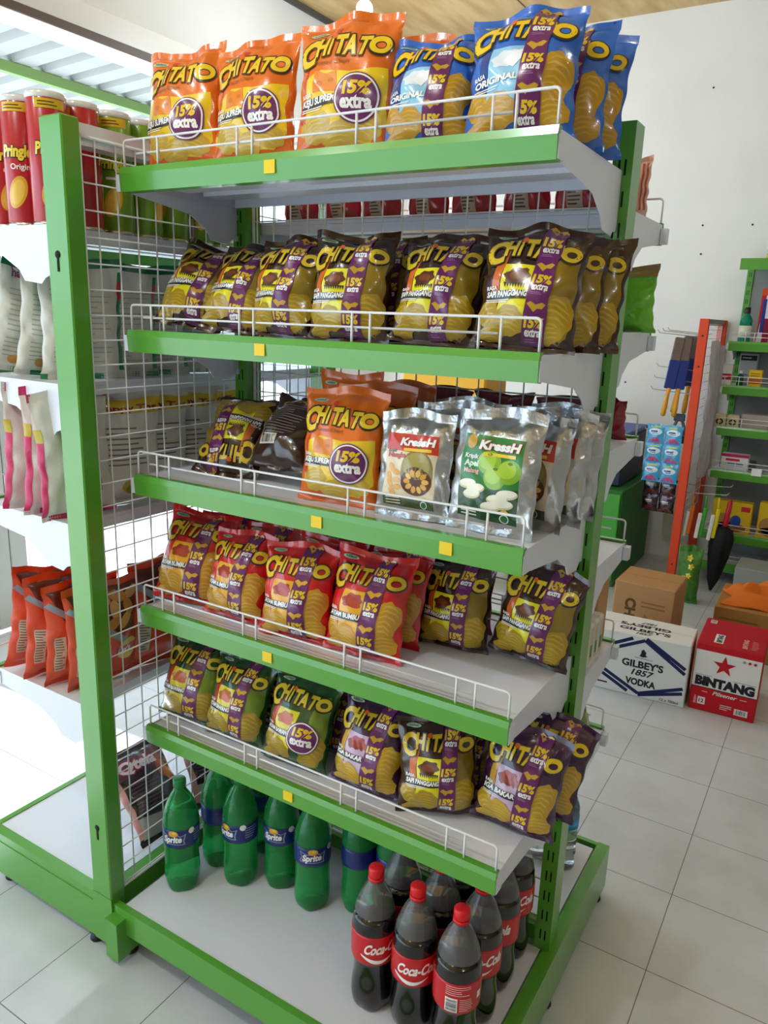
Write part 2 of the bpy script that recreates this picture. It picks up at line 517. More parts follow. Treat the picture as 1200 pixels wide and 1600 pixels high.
# ------------------------------------------------------------------ lamps
def tube_lamp(name, loc, rotz, L, watts, label):
    r = empty(name, loc, (0,0,rotz)); tag(r, label, 'lamp')
    h = MB(); h.bbox(-.028, .028, -L/2, L/2, .022, .062, mat('lamp_housing', '#5b4c40' if name == 'tube_lamp' else '#e0e0e0', rough=.5), .004)
    h.build('housing', r)
    t = MB(); t.tube([(0,-L/2+.02,0), (0,L/2-.02,0)], .019, mat('lit_tube', '#ffffff', emit=9), 12); t.build('tube', r)
    e = MB()
    for sgn in (-1,1): e.tube([(0,sgn*(L/2-.02),0), (0,sgn*L/2,0)], .021, mat('lamp_end', '#d8d8d8'), 12)
    e.build('end_cap', r)
    li = light('tube_light', 'AREA', (loc[0]+ (.02 if rotz == 0 else 0), loc[1], loc[2]-.022), watts, (.85,.93,1), (0,0,rotz), shape='RECTANGLE', size=.04, size_y=L-.04)
    return r
tube_lamp('tube_lamp', (XW+.055, .98, 2.70), 0, 1.2, TUBE_W, 'lit white tube lamp along the shop front beam')
def bulb_lamp(loc, drop, watts, label, r=.04, col=(.76,.88,1)):
    b = empty('bulb_lamp', loc); tag(b, label, 'lamp', 'ceiling bulbs')
    g = MB(); g.lathe([(0,-r),(r*.5,-r*.87),(r*.87,-r*.5),(r,0),(r*.87,r*.5),(r*.5,r*.95),(r*.36,r*1.35)], mat('lit_bulb', '#fffaf0', emit=30), n=20); g.build('globe', b)
    s_ = MB(); s_.lathe([(r*.38,r*1.35),(r*.45,r*1.4),(r*.45,r*2.4),(r*.2,r*2.6)], mat('bulb_socket', '#e8e8e4'), n=16); s_.build('socket', b)
    if drop > .02:
        c = MB(); c.tube([(0,0,r*2.5),(0,0,drop)], .004, mat('lamp_flex', '#d0d0c8')); c.build('flex', b)
    li = light('bulb_light', 'POINT', (loc[0], loc[1], loc[2]-r-.03), watts, col, shadow_soft_size=.035)
    return b
bulb_lamp((-1.085, 2.16, 3.03), CEIL-3.03, BULB_W, 'glowing round bulb hanging from the tan ceiling', .042)
for i, (x, y) in enumerate(((.15,-1.75), (1.9,.6), (2.9,-1.9), (-.9,-1.9))):  # unseen bulbs added to light the shelves and give the bags highlights
    bulb_lamp((x, y, CEIL-.11), .11, SHOP_W*(2.3, .85, .8, .8)[i], 'added unseen ceiling bulb %s' % ('over the aisle in front of the chip shelves', 'over the floor beside the white carton', 'far behind the viewer', 'near the door behind the viewer')[i], .04, (.72,.86,1))

# ------------------------------------------------------------------ shelving
def upright(mb, x0, x1, y0, y1, z0, z1, m, faces=('-y',), pitch=.0525, zs=.12, sl=.026):
    """Steel box upright with two columns of real slots in its front (and back)."""
    mb.box(x0+.0015, x1-.0015, y0+.0015, y1-.0015, z0, z1-.002, HOLE)
    mb.quad((x1,y0,z0),(x1,y1,z0),(x1,y1,z1),(x1,y0,z1), m)
    mb.quad((x0,y1,z0),(x0,y0,z0),(x0,y0,z1),(x0,y1,z1), m)
    mb.quad((x0,y0,z1),(x1,y0,z1),(x1,y1,z1),(x0,y1,z1), m)
    w = x1-x0; c = [x0, x0+w*.30, x0+w*.40, x0+w*.60, x0+w*.70, x1]
    for face in ('-y', '+y'):
        y = y0 if face == '-y' else y1
        def q(a, b, z, zz):
            if face == '-y': mb.quad((a,y,z),(b,y,z),(b,y,zz),(a,y,zz), m)
            else: mb.quad((b,y,z),(a,y,z),(a,y,zz),(b,y,zz), m)
        if face not in faces: q(x0, x1, z0, z1); continue
        z = z0; k = zs
        while k + sl < z1 - .02:
            q(x0, x1, z, k)
            for a, b in ((0,1),(2,3),(4,5)): q(c[a], c[b], k, k+sl)
            z = k+sl; k += pitch
        q(x0, x1, z, z1)

def wire_panel(mb, y_or_x, a0, a1, z0, z1, axis, m, step=.05, r=.0017, frame=True, off=0):
    """A welded mesh of 5 cm squares in the plane x = c (axis 0) or y = c (axis 1)."""
    c = y_or_x
    def P(a, z, d=0): return (c+d, a, z) if axis == 0 else (a, c+d, z)
    a = a0 + off
    while a < a1 - .005:
        mb.tube([P(a,z0),P(a,z1)], r, m, 6); a += step
    z = z0 + .012
    while z < z1 - .005:
        mb.tube([P(a0,z,.0028),P(a1,z,.0028)], r, m, 6); z += step
    if frame:
        for a in (a0, a1): mb.tube([P(a,z0),P(a,z1)], r*2.2, m, 6)
        for z in (z0, z1): mb.tube([P(a0,z),P(a1,z)], r*2.2, m, 6)

def guard(mb, L, h=.050, y=0, z=0):
    """Wire guard along x 0..L: top wire bent down at both ends, a shorter lower wire, uprights in pairs."""
    r = .0023
    def arc(x, zz, sx):
        return [(x+sx*.008*(1-math.cos(t)), y, zz+.008*math.sin(t)) for t in np.linspace(0, PI/2, 5)]
    pts = [(.004,y,z-.012)] + arc(.004, z+h-.008, 1) + arc(L-.004, z+h-.008, -1)[::-1] + [(L-.004,y,z-.012)]
    mb.tube(pts, r, WIRE, 6)
    mb.tube([(.035,y+.004,z+h*.5),(L-.075,y+.004,z+h*.5)], r*.9, WIRE, 6)
    for x in (.062,.098,.300,.335,.556,.593,.795,.832):
        x = x*L/.9
        mb.tube([(x,y,z-.012),(x,y,z+h)], r, WIRE, 6)

BR = [(-.326,-.0035),(-.330,-.043),(-.155,-.064),(-.105,-.090),(-.088,-.112),(-.034,-.118),(-.020,-.106),(-.002,-.10),(-.002,-.0055)]
def add_shelf(unit, L, D, z, place, stickers=(), guard_on=True, panel_h=.0465, bracket=True, name='shelf', gl=.0, seed=0, endflange=True, sx0=.002):
    """One shelf, built along x 0..L with its front at y = -D; place(mb) moves it to where it hangs."""
    d = MB()
    d.box(sx0, L-.002, -D+.002, -.006, z-.014, z-.006, WHITE)
    d.box(sx0+.001, L-.003, -.012, -.0065, z-.034, z-.0145, WHITE)
    if endflange:
        d.box(sx0+.001, sx0+.003, -D+.008, -.013, z-.034, z-.0145, WHITE); d.box(L-.005, L-.003, -D+.008, -.013, z-.034, z-.0145, WHITE)
    for y in (-D*.62, -D*.30): d.box(.02, L-.02, y-.03, y+.03, z-.026, z-.014, WHITE)
    s = place(d).build(name, unit)
    f = MB()
    f.prism([(-D-.004,z),(-D+.010,z),(-D+.010,z-.004),(-D+.002,z-.006),(-D-.001,z-panel_h+.006),(-D+.012,z-panel_h+.001),(-D+.012,z-panel_h),(-D-.005,z-panel_h+.001),(-D-.0075,z-.012)], 0, -.001, L+.001, GREEN)
    fp = place(f).build('front_panel', s)
    if bracket:
        for x in (0.0005, L-.003):
            b = MB(); sc = D/.332
            b.prism([(p[0]*sc, z+p[1]) for p in BR], 0, x-.0008+(.0 if x < .1 else .0026), x+.0008+(.0 if x < .1 else .0026), WHITE)
            b.box(*((-.014,-.0012) if x < .1 else (L+.0004,L+.003)), -D-.003, -D+.02, z-.044, z-.012, WHITE)
            for zz in (.028,.075): b.box(x-.001, x+.0025, -.008, .004, z-.02-zz-.012, z-.02-zz, WHITE)
            place(b).build('bracket', s)
    if guard_on:
        g = MB(); guard(g, L, .050, -D+.004, z); place(g).build('wire_guard', s)
    for x in stickers:
        t = MB(); t.box(x-.012, x+.012, -D-.0095, -D-.0062, z-.034, z-.012, STICK)
        tag(place(t).build('price_sticker', s), 'small yellow price sticker')
    return s

# --- the double-sided unit in the middle
ZS = (1.8126, 1.5004, 1.1929, .8864, .5834); ZB = .1449; D = .3337; DB = .4437; W = .9; ZR = (1.760, 1.535, 1.297, 1.045, .788, .548)
def ident(mb): return mb
unit = empty('shelving_unit', (0,0,0))
tag(unit, 'large green and white double-sided shop shelving unit full of chip bags and bottles', 'shelving unit')
for x0 in (.881, -.012):
    u = MB(); upright(u, x0, x0+.036, 0, .055, .02, 1.888, GREEN, ('-y','+y')); u.build('upright', unit)
pn = MB(); wire_panel(pn, .028, .026, .879, .19, 1.80, 1, WIRE, off=.012); pn.build('back_mesh', unit)
bt = MB(); bt.box(.026, .879, .012, .046, 1.84, 1.872, WHITE); bt.build('cross_rail', unit)
bt = MB(); bt.box(.026, .879, .012, .046, .15, .19, GREEN); bt.build('cross_rail', unit)
stk = ((.385,), (.36,), (.495,.765), (.375,), (.43,))
for i, z in enumerate(ZS): add_shelf(unit, W, D, z, ident, [x for x in stk[i]])
# base
ba = MB(); ba.box(.004, .897, -DB+.004, 0, ZB-.012, ZB-.001, WHITE); ba.box(.004, .897, .055, DB-.03, ZB-.012, ZB-.001, WHITE)
base = ba.build('base_deck', unit)
bf = MB(); bf.prism([(-DB-.004,ZB),(-DB+.012,ZB+.001),(-DB+.010,ZB-.06),(-DB-.006,ZB-.066)], 0, -.02, .902, GREEN); bf.build('base_front_panel', base)
bf = MB(); bf.prism([(DB+.002,ZB),(DB-.014,ZB+.002),(DB-.010,ZB-.06),(DB+.004,ZB-.066)], 0, .0, .90, GREEN); bf.build('base_front_panel', base)
bs = MB()
bs.box(.902, .934, -DB-.004, .0, .02, ZB+.004, GREEN); bs.box(.902, .934, .0, DB, .02, ZB+.004, GREEN); bs.build('base_side_panel', base)
ft = MB(); ft.box(-.020, .022, -.476, -.440, .018, .125, GREEN); ft.box(-.018, .02, -.44, .0, .02, .06, GREEN); ft.build('base_leg', base)
for x, y in ((.0,-.42), (.918,-.40), (.918,.40), (.918,0), (.0,-.05)):
    fo = MB(); fo.lathe([(.016,0),(.018,.004),(.016,.012),(.006,.014),(.006,.022)], BLACK, (x,y,0), 14); fo.build('levelling_foot', base)
# rear shelves
def rearp(mb):
    mb.v = [(W - x, .055 - y, z) for x, y, z in mb.v]; return mb
for i, z in enumerate(ZR): add_shelf(unit, W, .300, z, rearp, guard_on=True)

# --- the end unit on the left: its plane is x = -.05, shelves towards -x
endu = empty('shelving_unit', (0,0,0))
tag(endu, 'green and white end shelving unit at left with thick green post and wire mesh', 'shelving unit')
PX0, PX1 = -.088, -.022
pu = MB()
pu.bbox(PX0, PX1, -.452, -.410, .03, 1.890, GREEN, .003)
po = pu.build('upright', endu)
kh = MB()
for z in (1.640, .346):
    kh.lathe([(0,0),(.0075,0),(.0075,.0012),(0,.0012)], HOLE, n=14)
    k = 4*14
    for i in range(len(kh.v)-k, len(kh.v)):
        a = kh.v[i]; kh.v[i] = (-.056 + a[0], -.4525 - a[2]*.5, z + a[1])
    kh.box(-.0585, -.0535, -.4535, -.452, z-.032, z, HOLE)
kh.build('keyhole', po)
pu = MB(); pu.bbox(PX0, PX1, .41, .452, .02, 1.890, GREEN, .003); pu.build('upright', endu)
mp_ = MB(); wire_panel(mp_, -.030, -.408, .408, .165, 1.86, 0, WIRE, off=.035); mp_.build('back_mesh', endu)
cr = MB(); cr.box(-.075, -.035, -.41, .41, 1.845, 1.885, WHITE); cr.build('cross_rail', endu)
cr = MB(); cr.box(-.07, -.04, -.41, .41, .10, .16, GREEN); cr.build('cross_rail', endu)
EZ = (1.703, 1.392, 1.092, .662)
def endp(mb):
    # shelf-local x -> along y from -.445, local -y -> -x from the upright face
    mb.v = [(-.088 + y, .445 - x, z) for x, y, z in mb.v]; return mb
for z in EZ: add_shelf(endu, .89, D, z, endp)
eb = MB(); eb.box(-.515, -.088, -.44, .44, ZB-.012, ZB, WHITE); ebase = eb.build('base_deck', endu)
e2 = MB(); e2.prism([(-.532,ZB+.003),(-.515,ZB+.003),(-.515,ZB-.06),(-.534,ZB-.066)], 1, -.445, .445, GREEN); e2.build('base_front_panel', ebase)
for y0, y1 in ((-.452,-.436), (.436,.452)):
    e3 = MB(); e3.box(-.512, PX0, y0, y1, .022, ZB-.02, GREEN); e3.box(-.512, PX0, y0+.002, y1+.012 if y0 < 0 else y1-.002, ZB-.035, ZB+.005, GREEN); e3.build('base_side_panel', ebase)
e4 = MB()
e4.box(-.0895, -.0205, -.4535, -.43, .02, .158, GREEN); e4.build('base_leg', ebase)
for x, y in ((-.10,-.44), (-.47,-.43), (-.10,.43), (-.47,.43)):
    fo = MB(); fo.lathe([(.016,0),(.018,.004),(.016,.012),(.006,.014),(.006,.024)], BLACK, (x,y,0), 14); fo.build('levelling_foot', ebase)

# ------------------------------------------------------------------ chip bags
YEL = ink('#e9c219'); WHT = ink('#f2f0ea'); DRK = ink('#231a14'); PUR = ink('#641a5c'); CHIP = ink('#c79b28'); CHIP2 = ink('#e0bd52')
KINDS = {
 'orange': dict(base='#df6a14', logo='#ecc31c', field='#ecc51a', strip='#cf3a1c', panel='#e8c01c', food='#e07f1e', fn=('RASA','KEJU SUPREME'), chip='#c9a63a', chip2='#d8bb55'),
 'blue': dict(base='#1f66c4', logo='#ecc31c', strip='#153c86', panel='#8fc8e6', food='#dfe9f0', fn=('RASA','ORIGINAL'), chip='#c2911f', chip2='#d4a636'),
 'brown': dict(base='#33170c', logo='#dcb81f', strip='#d0631c', panel='#e8dc1a', food='#55230f', fn=('RASA','SAPI PANGGANG'), chip='#b0901f', chip2='#c6a730', right='#8a6f10'),
 'red': dict(base='#c9161a', logo='#e8bc1c', strip='#d8231f', panel='#e6a81c', food='#a5301a', fn=('RASA','AYAM BUMBU'), chip='#c8942a', chip2='#d9ac42'),
 'green': dict(base='#1c4a1c', logo='#e0c22a', strip='#b5281c', panel='#d9c922', food='#b8651c', fn=('RASA','AYAM BAWANG'), chip='#a98a26', chip2='#bfa035', right='#6f861c'),
 'purple': dict(base='#3a1238', logo='#e0bd22', strip='#c99a2a', panel='#c9a9c4', food='#a32a1c', fn=('RASA','IGA BAKAR'), chip='#c39a26', chip2='#d4ae3c'),
}
def chip_print(kind, promo, a=1.2):
    p = Print(); K = KINDS[kind]
    chip, chip2 = ink(K['chip']), ink(K['chip2'])
    logo = ink(K['logo'])
    if kind == 'orange':
        p.poly([(.07,.20),(.10,.62),(.30,.70),(.60,.66),(.95,.70),(.95,.24),(.8,.10),(.3,.12)], ink(K['field']), 0)
        p.poly([(.06,.30),(.10,.62),(.17,.76),(.12,.50),(.14,.28)], ink(K['strip']), 1)
        p.poly([(.40,1.06),(.47,1.06),(.42,.95),(.37,.94)], ink(K['strip']), 0)
        p.poly([(.22,.52),(.50,.50),(.47,.68),(.36,.66),(.24,.70)], ink(K['food']), 2)
        p.ell(.30,.58,.035,.025, ink('#c96a14'), 3, 12); p.ell(.42,.60,.03,.02, ink('#c96a14'), 3, 12)
        p.chip(.26,.24,.17,.12, chip, chip2, 1, .2); p.chip(.72,.24,.20,.13, chip, chip2, 1, -.2); p.chip(.50,.16,.18,.09, chip, chip2, 3, .05, 4)
        p.poly([(.12,.06),(.35,.14),(.5,.07),(.3,.03)], ink('#d85a16'), 2)
    else:
        if 'right' in K:
            gold = ink(K['right'])
            p.poly([(.72,.10),(.70,.30),(.73,.55),(.76,.80),(.82,.97),(.90,1.0),(.955,.90),(.965,.60),(.96,.30),(.93,.12),(.84,.06)], gold, 0)
            p.chip(.82,.30,.16,.20, chip, chip2, 1, -.25, 5); p.chip(.76,.14,.13,.08, chip, chip2, 3, .2, 3)
        else:
            p.chip(.84,.46,.13,.24, chip, chip2, 0, -.18, 6); p.chip(.82,.20,.15,.12, chip, chip2, 2, .15, 4)
        p.poly([(.22,.14),(.24,.74),(.58,.74),(.52,.14)], ink(K['panel']), 0)
        p.poly([(.12,.16),(.15,.72),(.24,.96),(.30,.96),(.23,.66),(.21,.16)], ink(K['strip']), 1)
        p.ell(.39,.63,.13,.075, ink(K['food']), 2, 22, .15, .13, 6)
        if kind == 'purple':
            for q in range(6): p.ell(.30+.04*q, .60+.02*(q%2), .022,.06, ink('#c0482c' if q%2 else '#7c1a10'), 3, 12, .5)
        if kind in ('red','green'): p.ell(.42,.60,.09,.045, ink('#c4551f' if kind == 'green' else '#b53a1c'), 3, 18, -.3)
        if kind == 'blue': p.poly([(.36,.60),(.44,.68),(.54,.70),(.55,.62),(.47,.54)], ink('#f0f3f5'), 3)
        if kind == 'brown':
            p.ell(.39,.63,.08,.04, ink('#7a3a1a'), 3, 16)
            for q in range(9): p.poly([(.27+.027*q,.56),(.285+.027*q,.51),(.30+.027*q,.56)], ink('#2a1208'), 2)
        p.chip(.15,.27,.10,.15, chip, chip2, 2, .45, 4); p.chip(.36,.22,.17,.13, chip, chip2, 3, -.12, 5); p.chip(.20,.11,.13,.07, chip, chip2, 5, .1, 3)
    # flavour lettering
    y = .42 if kind == 'orange' else .43
    if kind != 'blue': p.rect(.08,.52,y-.025,y+.055, DRK, 6)
    p.text(K['fn'][0], .09, y+.068, .034, WHT, 7, .03, .12)
    p.text(K['fn'][1], .09, y, .052, WHT, 7, .045, .12, width=.43)
    p.lines(.09,.46,y-.055,y-.02, 2, WHT, 7, 4, .45)
    # logo: big C, then letters on a slight arc, big O
    L = [('C',.03,.75,.235,.185),('H',.215,.83,.165,.115),('i',.352,.83,.165,.030),('T',.405,.83,.160,.115),('A',.50,.82,.155,.135),('T',.635,.81,.155,.115)]
    for ch, x, yy, h, w in L: p.text(ch, x, yy, h, logo, 6, .045, .17, width=w, outline=DRK, ob=.06)
    p.ell(.85,.885,.115,.095, DRK, 6, 24); p.ell(.85,.89,.098,.079, logo, 7, 24); p.ell(.855,.885,.050,.034, DRK, 8, 18); p.ell(.857,.882,.040,.025, ink(K['base']), 9, 16)
    p.ell(.405,.99,.028,.026, ink('#d8581a'), 8, 14)
    if promo == 'circle' or kind == 'orange':
        p.text('Potato Chips', .22, .745, .036, ink('#8c4a10') if kind == 'orange' else ink('#2c5a1a'), 6, .01, .15, 1.35)
    p.ell(.20,1.075,.095,.022, ink('#b9cfae'), 2, 18)
    p.text('Indofood', .145, 1.065, .022, ink('#3a6a4a'), 4, .02)
    if promo == 'circle':
        cx, cy = .69, .44
        p.ell(cx,cy,.215,.205, PUR, 8, 36); p.ell(cx,cy,.203,.193, WHT, 9, 36); p.ell(cx,cy,.188,.178, PUR, 10, 36)
        p.text('15%', cx, cy+.025, .098, YEL, 11, .05, .1, width=.25, center=True)
        p.text('extra', cx, cy-.085, .105, WHT, 11, .045, .05, width=.29, center=True)
    else:
        t, w = .045, .20
        p.poly([(.50,.04),(.50+w+.02,.04),(.575+w,a-.06),(.575,a-.06)], PUR, 8)
        def sx(y): return .50 + .105 + (y-.04)/(a-.1)*.07
        for y0 in (.08, .46, .84):
            p.text('15%', sx(y0+.11), y0+.10, .078, YEL, 9, .055, .08, width=.175, center=True)
            p.text('extra', sx(y0+.05), y0+.035, .062, WHT, 9, .035, .08, width=.15, center=True)
            p.lines(sx(y0)-.07, sx(y0)+.06, y0-.01, y0+.02, 2, ink('#a678a0'), 9, 3, .35)
            x = sx(y0+.27); yy = y0+.265
            p.poly([(x-.09,yy+.02),(x-.05,yy+.045),(x,yy+.02),(x+.06,yy+.045),(x+.095,yy+.03),(x+.06,yy-.01),(x+.015,yy-.01),(x-.02,yy-.045),(x-.05,yy-.015)], CHIP if kind != 'red' else ink('#d9a32c'), 9)
    return p

def make_bag_mesh(name, kind, promo, W, H, T, seed, crumple=1.0):
    b = Bag(W, H, T, seed, crumple=crumple)
    mb = MB(); b.body(mb, film(kind, KINDS[kind]['base']))
    pr = chip_print(kind, promo, H/W)
    pr.onto(mb, b.front, W, .0075, .00025)
    # bar code panel and small print on the back
    q = Print(); q.lines(.18,.82,.4,.9,12, ink('#8a7c72'),1,2,.3); q.rect(.2,.5,.26,.40, ink('#cfc7b6'), 0); q.bars(.22,.48,.28,.38, DRK,1); q.text('CHITATO', .15, .96, .12, ink(KINDS[kind]['logo']), 1, .04, .15, width=.7)
    q.onto(mb, b.back, W, .02, .00025)
    return mb.mesh(name)

BAGS = {}
def bag_mesh(kind, promo, seed):
    k = (kind, promo, seed)
    if k not in BAGS:
        big = kind == 'orange'
        BAGS[k] = make_bag_mesh('chip_bag', kind, promo, .195 if big else .172, .236 if big else .204, .080 if big else .095, seed, 1.15 if kind != 'brown' else 1.4)
    return BAGS[k]
R = math.radians
def bag(kind, promo, seed, shelf, X, Y, label, yaw=0, lean=12, roll=0, s=1, z=None, sx=1, group=None, cat='chip bag', name='chip_bag', sy=1):
    o = bpy.data.objects.new(name, bag_mesh(kind, promo, seed)); COL.objects.link(o)
    zz = (ZS[shelf] - .006) if z is None else z
    if roll: zz += abs(math.sin(R(roll)))*.5*.155*s*.9
    o.rotation_mode = 'XYZ'
    o.matrix_world = Matrix.Translation((X, Y, zz+.001)) @ Matrix.Rotation(R(yaw),4,'Z') @ Matrix.Rotation(R(-lean),4,'X') @ Matrix.Rotation(R(roll),4,'Y') @ Matrix.Diagonal((s*sx, s*sy, s, 1))
    tag(o, label, cat, group or '%s chip bags on the %s shelf' % (kind, ('top','second','third','fourth','fifth')[shelf]))
    return o

# top shelf: three orange bags, two blue ones, more of each behind
bag('orange','circle',1,0,.094,-.262,'leftmost orange chip bag on the top shelf, top edge sloping up', yaw=4, lean=9, roll=-3, s=.99)
bag('orange','circle',2,0,.274,-.258,'second orange chip bag from left on the top shelf', yaw=6, lean=11, roll=-3, s=.97)
bag('orange','circle',3,0,.478,-.256,'tall orange chip bag beside the blue bags on the top shelf', yaw=9, lean=10, roll=-1, s=1.02)
bag('orange','circle',1,0,.375,-.150,'orange chip bag mostly hidden between the second and tall orange bags', lean=8, s=.98, sx=.8, sy=.6)
bag('orange','circle',2,0,.535,-.150,'orange chip bag peeking out behind the tall orange bag on the top shelf', lean=10, yaw=9, s=.98, sx=.85, sy=.6)
bag('blue','stripe',1,0,.642,-.254,'left blue chip bag on the top shelf, lower than its neighbour', yaw=9, lean=17, roll=-1, s=.95)
bag('blue','stripe',2,0,.678,-.162,'blue chip bag behind the left blue bag on the top shelf', yaw=9, lean=16, roll=2, s=1.0, sx=.9, sy=.6)
bag('blue','stripe',3,0,.802,-.254,'front right blue chip bag on the top shelf, the largest looking', yaw=8, lean=15, roll=-1, s=1.02, sx=1.04)
bag('blue','stripe',1,0,.826,-.172,'blue chip bag in the middle of the right-hand row on the top shelf', yaw=8, lean=15, roll=0, s=1.02, sy=.6)
bag('blue','stripe',2,0,.838,-.110,'rearmost blue chip bag of the right-hand row on the top shelf', yaw=8, lean=15, roll=1, s=1.0, sy=.6)
# second shelf: brown bags
bag('brown','stripe',1,1,.062,-.235,'slumped brown chip bag at the left end of the second shelf', yaw=20, lean=34, roll=9, s=1.06, sx=.92)
bag('brown','stripe',2,1,.196,-.245,'second brown chip bag from left on the second shelf, slumped', yaw=12, lean=30, roll=6, s=1.0, sx=.92)
bag('brown','stripe',3,1,.332,-.247,'third brown chip bag from left on the second shelf, narrow', yaw=0, lean=14, roll=2, s=.95)
bag('brown','stripe',1,1,.492,-.250,'fourth brown chip bag from left on the second shelf, facing straight out', yaw=10, lean=11, roll=0, s=.98)
bag('brown','stripe',2,1,.656,-.232,'fifth brown chip bag from left on the second shelf, set back in shadow', yaw=6, lean=18, roll=3, s=.97)
bag('brown','stripe',3,1,.832,-.244,'front brown chip bag at the right end of the second shelf', yaw=12, lean=16, roll=3, s=1.0, sx=1.02)
front = ((.062,-.235,20,34,9),(.196,-.245,12,30,6),(.332,-.247,0,14,2),(.492,-.250,10,11,0),(.656,-.232,6,18,3),(.832,-.244,12,16,3))
for i in range(2):
    for j, (X, Y, yw, ln, rl) in enumerate(front):
        if j == 0 and i == 1: continue
        dy = (.092, .152)[i]*(1.06 if ln > 25 else .95)
        bag('brown','stripe',1+(i+j)%3,1,X+.012*(i+1)+.10*math.sin(R(yw))*dy/.09*.3,Y+dy,'brown chip bag %s behind the %s front bag of the second shelf' % (('directly','two places')[i], ('slumped leftmost','slumped second','narrow third','fourth','set back fifth','rightmost')[j]), yaw=yw, lean=ln, roll=rl-2*(i == 0), s=.96 if j < 5 else .99, sy=.48)
# third shelf
bag('orange','circle',3,2,.486,-.262,'bright orange chip bag standing at the front of the third shelf', yaw=5, lean=9, roll=0, s=.95)
bag('orange','circle',1,2,.375,-.070,'orange chip bag in shadow behind the dark slumped bags of the third shelf', yaw=0, lean=6, roll=-2, s=1.0, sx=.85, sy=.6)
bag('orange','circle',2,2,.500,-.178,'orange chip bag directly behind the bright orange one on the third shelf', yaw=5, lean=9, s=.97, sx=.95, sy=.6)
bag('orange','circle',3,2,.520,-.115,'rearmost orange chip bag on the third shelf', yaw=5, lean=9, s=.98, sx=.8, sy=.6)
b_ = bag('brown','stripe',3,2,.175,-.170,'shiny dark brown chip bag lying upside down at the left of the third shelf', s=1.0)
b_.matrix_world = Matrix.Translation((.125,-.095,ZS[2]+.155)) @ Matrix.Rotation(R(10),4,'Z') @ Matrix.Rotation(R(-38),4,'X') @ Matrix.Rotation(R(180),4,'Y') @ Matrix.Diagonal((1.0,1,1.0,1))
b_ = bag('brown','stripe',1,2,.30,-.17,'dark brown chip bag slumped on its face beside the upside down bag')
b_.matrix_world = Matrix.Translation((.292,-.215,ZS[2]+.030)) @ Matrix.Rotation(R(-2),4,'Z') @ Matrix.Rotation(R(-40),4,'X') @ Matrix.Rotation(R(180),4,'Z') @ Matrix.Diagonal((1.0,1,.92,1))
# fourth shelf: red bags and two brown ones
bag('red','stripe',1,3,.066,-.262,'leftmost red chip bag on the fourth shelf, leaning back', yaw=16, lean=22, roll=4, s=1.06)
bag('red','stripe',2,3,.216,-.268,'second red chip bag from left on the fourth shelf', yaw=5, lean=15, roll=2, s=.97)
bag('red','stripe',3,3,.388,-.272,'third red chip bag from left on the fourth shelf, brightly lit', yaw=9, lean=12, roll=0, s=1.0)
bag('red','stripe',1,3,.550,-.262,'front red chip bag nearest the brown ones on the fourth shelf', yaw=6, lean=16, roll=1, s=1.04)
front = ((.066,-.262,16,22,4),(.216,-.268,5,15,2),(.388,-.272,9,12,0),(.550,-.262,6,16,1))
for i in range(2):
    for j, (X, Y, yw, ln, rl) in enumerate(front):
        dy = (.084, .142)[i]
        bag('red','stripe',1+(i+j+1)%3,3,X+.014*(i+1)*(j < 3),Y+dy,'red chip bag %s behind the %s red front bag' % (('directly','two places')[i], ('leftmost','second','brightly lit third','rightmost')[j]), yaw=yw-3, lean=ln, roll=(2,-1,1,1)[j], s=.98, sy=.55)
bag('brown','stripe',2,3,.679,-.115,'left of the two brown chip bags at the back of the fourth shelf', yaw=6, lean=10, roll=0, s=.93)
bag('brown','stripe',3,3,.836,-.098,'right one of the two brown chip bags on the fourth shelf, corner past the post', yaw=4, lean=12, roll=7, s=.97)
# fifth shelf: green, purple, brown, purple
bag('green','stripe',1,4,.060,-.266,'leftmost green chip bag on the fifth shelf', yaw=10, lean=18, roll=3, s=1.0)
bag('green','stripe',2,4,.207,-.268,'second green chip bag from left on the fifth shelf', yaw=6, lean=17, roll=3, s=.97)
bag('green','circle',3,4,.385,-.272,'green chip bag with round purple badge on the fifth shelf', yaw=6, lean=18, roll=3, s=.99)
bag('green','stripe',3,4,.430,-.182,'green chip bag behind the badge bag, beside a purple one', yaw=6, lean=18, roll=2, s=.96, sy=.55, sx=.85)
for j, X in enumerate((.075,.222,.33)):
    bag('green','stripe',1+(j+1)%3,4,X,(-.175,-.178,-.060)[j],'green chip bag deep in shadow behind the %s green front bag' % ('leftmost','second','badge')[j], yaw=(9,5,0)[j], lean=(18,17,7)[j], s=.96, sy=.55)
bag('purple','stripe',1,4,.566,-.262,'left purple chip bag in the middle of the fifth shelf', yaw=4, lean=17, roll=2, s=.98)
bag('brown','stripe',2,4,.727,-.238,'shiny crumpled brown chip bag between the purple bags of the fifth shelf', yaw=26, lean=12, roll=-2, s=.97)
bag('purple','stripe',2,4,.872,-.205,'right purple chip bag of the fifth shelf, hanging over the shelf end', yaw=5, lean=16, roll=4, s=.99)
bag('purple','stripe',3,4,.590,-.176,'purple chip bag behind the left purple one on the fifth shelf', yaw=4, lean=16, s=.96, sy=.55, sx=.9)
bag('brown','stripe',3,4,.740,-.120,'brown chip bag behind the shiny crumpled one on the fifth shelf', yaw=4, lean=9, s=.95, sy=.6, sx=.85)
bag('purple','stripe',3,4,.886,-.122,'purple chip bag behind the overhanging one of the fifth shelf', yaw=4, lean=16, roll=8, s=.98, sy=.55)

